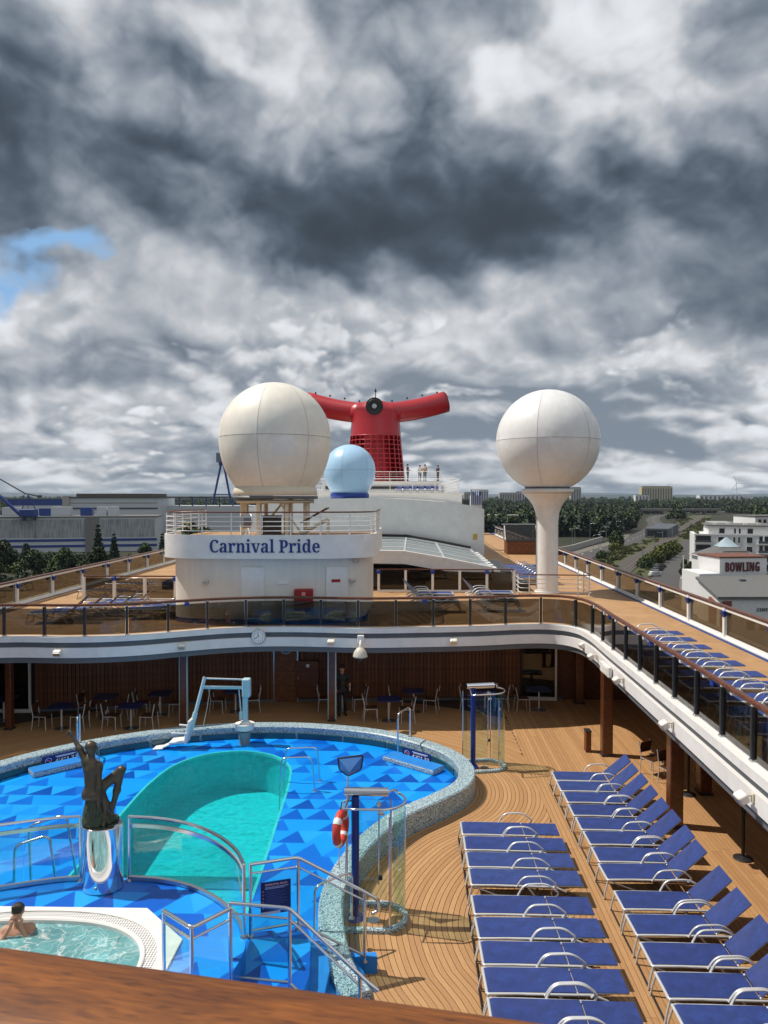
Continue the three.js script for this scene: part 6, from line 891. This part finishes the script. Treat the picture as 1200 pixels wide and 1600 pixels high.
{ const t = thing('blue_striped_shed', 'long pale shed with a blue stripe left of the dome column', 'building', [52, LAND, -640]); mesh('wall', bx(46, 13, 40, 23, 6.5, -20), M7.hall, t); mesh('stripe', bx(46.2, 3, 0.3, 23, 8.6, 0.1), M7.blueSteel, t); mesh('roof', bx(47, 0.6, 41, 23, 13.3, -20), M7.wall2, t); }
// shipyard on the left
{
  const t = thing('striped_hall', 'long grey shipyard hall with two blue stripes', 'building', [-216, LAND, -378], 0.25); mesh('wall', bx(92, 18.4, 36, 34, 9.2, -18), M7.hall, t); mesh('roof', bx(93, 0.5, 37, 34, 18.7, -18), M7.roof, t); mesh('stair_bay', bx(7, 18.2, 1.2, 47, 9.1, 0.3), mat([0.2, 0.19, 0.19], 0.8), t);
  for (const y of [3.2, 6.3]) mesh('stripe', bx(92.2, 1.3, 0.2, 34, y, 0.15), M7.blueSteel, t);
  const streak = mat([0.45, 0.48, 0.5], 0.75, { map: tex(256, 256, (u, v, x, y) => { const s = 0.86 + 0.3 * fbm(u * 40, v * 2.2, 4) + 0.2 * mott1(u, v); return [s, s, s].map((c) => Math.min(1, Math.max(0, c))); }, 24) }); for (const [x, w] of [[6, 26], [31, 26], [65, 28]]) mesh('weathered_panel', bx(w, 9.6, 0.14, x, 12.6, 0.1), streak, t);
  for (const [x, w, h, m] of [[-6, 6, 4.4, M7.hall], [4, 9, 4.8, M7.hall], [21, 6, 4.2, M7.blueSteel], [29, 10, 5, M7.hall], [42, 6, 4.6, M7.blueSteel], [50, 5, 5, M7.hall], [56, 5, 5.2, M7.hall]]) mesh('roof_unit', bx(w, h, 6, x, 18.9 + h / 2, -14), m, t);
}
{ const t = thing('assembly_hall', 'tall pale assembly hall with a brown roof in the shipyard', 'building', [-264, LAND, -560], 0.1); mesh('wall', bx(68, 28.5, 60, 34, 14.2, -30), M7.hall, t); mesh('roof', slab([[-1, 1], [-1, -61], [69, -61], [69, 1]], 28.5, 29.4).translate(0, 0, 0), mat([0.1, 0.085, 0.075], 0.8), t); mesh('roof_rise', bx(58, 3, 50, 33, 30.4, -32), mat([0.1, 0.085, 0.075], 0.8), t); mesh('dark_band', bx(66, 1.3, 0.3, 35, 20.4, 0.1), M7.hallDark, t); mesh('seam', bx(68, 0.3, 0.3, 34, 24.6, 0.1), M7.hallDark, t); mesh('door_tower', bx(5, 30, 3, -1, 15, 0.5), M7.wall2, t); }
{ const t = thing('blue_roof_hall', 'long low hall with a dark blue upper band behind the blue crane', 'building', [-322, LAND, -580], 0.05); mesh('wall', bx(62, 23, 40, 31, 11.5, -20), M7.hall, t); mesh('blue_band', bx(62.2, 4.6, 0.3, 31, 24.8, 0.1), M7.blueSteel, t); mesh('roof', bx(63, 5, 41, 31, 25.5, -21), M7.hallDark, t); }
{ const t = thing('long_shed', 'long grey shed with an overhead pipe bridge in the shipyard', 'building', [-205, LAND, -600], 0.04); mesh('wall', bx(130, 22, 40, 65, 11, -20), M7.hall, t); mesh('pipe_bridge', bx(130, 1.0, 3, 65, 29, 0), M7.hallDark, t); for (let k = 0; k < 12; k++) mesh('bridge_post', bx(0.9, 7, 0.9, 4 + k * 11, 25.2, 0), M7.blueSteel, t); }
{ const t = thing('harbour_crane', 'blue luffing harbour crane on the left of the shipyard', 'crane', [-199, -2.9, -378]); t.scale.setScalar(0.9); mesh('cabin', rb(9, 4.2, 5, 0, 2.1, 0, 0.3), M7.blueSteel, t); mesh('boom', tube([V(-5, 1, 0), V(-26, 20, 0)], 1.0, 6), M7.blueSteel, t); mesh('mast', [tube([V(-3.6, 4, 1), V(-0.2, 12.4, 0)], 0.28, 6), tube([V(3.6, 4, -1), V(0, 12.4, 0)], 0.28, 6), tube([V(0, 4, 1), V(0, 12.4, 0)], 0.22, 6)], M7.blueSteel, t); mesh('counter_jib', [tube([V(-26, 27, 0), V(-2, 13.4, 0), V(6, 11.8, 0)], 0.4, 6), bx(2.0, 1.6, 1.6, 6.6, 11.6, 0)], M7.hallDark, t); mesh('stay', tube([V(-2, 13.4, 0), V(-7, 6, 0)], 0.15, 5), M7.blueSteel, t); mesh('portal', [bx(1, 2.4, 1, -3, -1.2, 1.5), bx(1, 2.4, 1, 3, -1.2, 1.5), bx(1, 2.4, 1, -3, -1.2, -1.5), bx(1, 2.4, 1, 3, -1.2, -1.5)], M7.hallDark, t); }
{ const t = thing('gantry_crane', 'tall blue A-frame gantry crane behind the cream dome', 'crane', [-206, LAND, -800]); mesh('leg', tube([V(-15, 0, 0), V(-1, 65, 0)], 1.2, 6), M7.blueSteel, t); mesh('leg', tube([V(14, 0, 0), V(2, 65, 0)], 1.2, 6), M7.blueSteel, t); mesh('girder', bx(14, 10, 90, 2, 72, -40), mat([0.16, 0.2, 0.27], 0.6), t); mesh('hinge', bx(7, 4, 4, 0.5, 65.5, 0), M7.blueSteel, t); mesh('far_leg', tube([V(0, 0, -80), V(0, 67, -80)], 1.5, 6), M7.blueSteel, t); mesh('cross_tie', bx(20, 1, 1, 0, 32, 0), M7.blueSteel, t); }
// cars
function car(label, x, z, a, color, big) {
  const t = thing('parked_car', label, 'car', [x, LAND + 0.13, z], a, 'cars parked behind the hedge'), k = big ? 1.15 : 1, S = new THREE.Shape([[-2.1, 0.3], [-2.15, 0.75], [-1.9, 0.92], [-1.15, 1.0], [2.0, 0.98], [2.15, 0.8], [2.1, 0.3]].map(([p, q]) => new THREE.Vector2(p * k, q * k))), C = new THREE.Shape([[-1.2, 0.98], [-0.5, 1.44], [1.2, 1.46], [1.95, 0.98]].map(([p, q]) => new THREE.Vector2(p * k, q * k)));
  mesh('body', new THREE.ExtrudeGeometry(S, { depth: 1.7, bevelEnabled: true, bevelSize: 0.06, bevelThickness: 0.06, bevelSegments: 2 }).translate(0, 0, -0.85), mat(color, 0.3, { clearcoat: 0.8 }), t); mesh('cabin_glass', new THREE.ExtrudeGeometry(C, { depth: 1.45, bevelEnabled: false }).translate(0, 0, -0.72), M7.pane, t); mesh('roof', rb(1.6 * k, 0.06, 1.4, 0.35 * k, 1.46 * k, 0, 0.02), mat(color, 0.3, { clearcoat: 0.8 }), t);
  for (const [p, q] of [[-1.35, -0.8], [-1.35, 0.8], [1.4, -0.8], [1.4, 0.8]]) { const w = mesh('wheel', new THREE.CylinderGeometry(0.33, 0.33, 0.22, 16).rotateX(Math.PI / 2), M.black, t); w.position.set(p * k, 0.33, q); } for (const q of [-0.6, 0.6]) mesh('headlight', rb(0.08, 0.14, 0.32, -2.14 * k, 0.72 * k, q), M.alu, t);
}
car('black estate car, farthest in the row behind the hedge', 103, -309, 0.25, [0.01, 0.01, 0.013], 1); car('dark grey car, second farthest in the row behind the hedge', 99.5, -300.5, 0.25, [0.03, 0.034, 0.04]); car('dark blue car in the middle of the row behind the hedge', 96, -292, 0.25, [0.015, 0.02, 0.04]); car('white car second nearest in the row behind the hedge', 93, -284, 0.25, [0.7, 0.7, 0.7]); car('silver car nearest in the row behind the hedge', 90, -276, 0.25, [0.45, 0.46, 0.48]); car('white car parked at the kerb by the young street trees', 97.5, -264, -0.9, [0.7, 0.7, 0.7]);
// lamp posts
SEED = 99;
[[86, -352], [97, -385], [112, -440], [100, -455], [120, -500], [136, -520], [150, -545], [170, -600], [190, -650], [130, -575], [215, -760], [92, -425]].forEach(([x, z], i) => { const t = thing('street_lamp', 'grey street lamp along the main road, ' + ORD[i] + ' of the road lamps', 'street lamp', [x, LAND, z], rr(-0.5, 0.5), 'street lamps along the road'); mesh('pole', cy(0.07, 0.13, 11, 0, 0, 0, 6), M.steel, t); mesh('arm', tube([V(0, 11, 0), V(0.8, 11.5, 0), V(2.2, 11.6, 0)], 0.06, 5), M.steel, t); mesh('lamp_head', rb(1.1, 0.25, 0.5, 2.7, 11.6, 0, 0.08), M.white, t); });
[[107, -345], [130, -400], [150, -446], [178, -510], [205, -575], [235, -640]].forEach(([x, z], i) => { const t = thing('railway_mast', 'thin overhead line mast beside the railway, ' + ORD[i] + ' from the ship', 'mast', [x, LAND, z], 0, 'overhead line masts'); mesh('pole', cy(0.1, 0.16, 9, 0, 0, 0, 6), M.steel, t); mesh('bracket', tube([V(0, 8, 0), V(-3.4, 8.2, 0)], 0.07, 5), M.steel, t); });
{ const t = thing('white_pole', 'tall white pole on the pavement before the pavilion', 'pole', [91, LAND, -250]); mesh('shaft', cy(0.16, 0.24, 9.5, 0, 0, 0, 8), M.white, t); mesh('cap', cy(0.3, 0.2, 0.4, 0, 9.5, 0, 8), M.white, t); }
{ const t = thing('brick_wall', 'dark red wall in front of the wood', 'wall', [172, LAND, -660]); mesh('panel', bx(44, 9, 1, 0, 4.5, 0), mat([0.09, 0.03, 0.024], 0.9), t); mesh('coping', bx(44.6, 0.4, 1.4, 0, 9.2, 0), M7.roof, t); }
{ const t = thing('road_bridge', 'low grey bridge where the road leaves the trees', 'bridge', [430, LAND, -1230]); mesh('deck', bx(150, 3, 12, 0, 7.5, 0), M7.pave, t); for (let k = 0; k < 4; k++) mesh('pier', bx(3, 6, 10, -52 + k * 34, 3, 0), M7.pave, t); mesh('parapet', bx(150, 1.3, 0.6, 0, 9.6, 6), M7.wall2, t); }
{ const t = thing('quay_wall', 'pale low retaining wall beside the ramp road', 'wall', [0, LAND, 0]); mesh('wall', sweep(smooth([[68, -372], [84, -398], [104, -442], [126, -492]], 6), rectProf(-0.5, 0.5, 0, 3.2)), mat([0.35, 0.35, 0.34], 0.8, { map: dirtMap }), t); }


// ---------- the handrail in front of the camera ----------
{
  const t = thing('foreground_handrail', 'varnished brown wooden handrail running across the bottom of the picture', 'handrail', [0, 6.42, 0]);
  const n = 60, pos = [], uv = [], idx = [], a = V(-1.5, 0.63, -0.85), b = V(1.5, 0.63, -0.345), d = b.clone().sub(a).normalize(), s = V(-d.z, 0, d.x), prof = []; 
  for (let k = 0; k <= 20; k++) { const q = k / 20 * 2 * Math.PI; prof.push([0.075 * Math.sign(Math.cos(q)) * Math.abs(Math.cos(q)) ** 0.75, 0.034 * Math.sign(Math.sin(q)) * Math.abs(Math.sin(q)) ** 0.8]); }
  for (let i = 0; i <= n; i++) { const c = a.clone().lerp(b, i / n); prof.forEach(([o, y], k) => { pos.push(c.x + s.x * o, c.y + y - 0.034, c.z + s.z * o); uv.push(i / n * 3.1, k / 20 * 0.42); }); if (i < n) for (let k = 0; k < 20; k++) { const q = i * 21 + k; idx.push(q, q + 1, q + 21, q + 1, q + 22, q + 21); } }
  const g = new THREE.BufferGeometry(); g.setAttribute('position', new THREE.Float32BufferAttribute(pos, 3)); g.setAttribute('uv', new THREE.Float32BufferAttribute(uv, 2)); g.setIndex(idx); g.computeVertexNormals();
  const grain = tex(2048, 1024, (u, v, x, y) => { const w = fbm(u * 6, v * 5, 3), a = fbm(u * 14 + 1, v * 44 + w * 2, 4), b = fbm(u * 30 + 3, v * 260 + w * 3, 3), c = fbm(u * 5 + 8, v * 10, 3), pore = 0.4 * Math.max(0, n2(u * 70, v * 420) - 0.2), k = Math.max(0, Math.min(1, 0.55 + 0.26 * a + 0.32 * b + 0.2 * c - pore)), chip = u > 0.27 && u < 0.42 && v < 0.5 && v > 0.28 && fbm(u * 90, v * 60, 3) > 0.34 ? 1 : 0; return chip ? [0.75, 0.72, 0.68] : [0.22 + 0.46 * k, 0.1 + 0.31 * k, 0.02 + 0.13 * k]; }, 1.0); grain.repeat.set(0.62, 1);
  const m = mat([0.9, 0.9, 0.9], 0.55, { map: grain, metres: false }); mesh('rail', g, m, t);
  for (const u of [0.12, 0.88]) { const p = a.clone().lerp(b, u); mesh('post', cy(0.022, 0.022, 0.58, p.x, 0, p.z, 12), M.steel, t); }
}

scene.fog = new THREE.FogExp2(0xb4c4d4, 0.00004);
renderer.render(scene, camera);
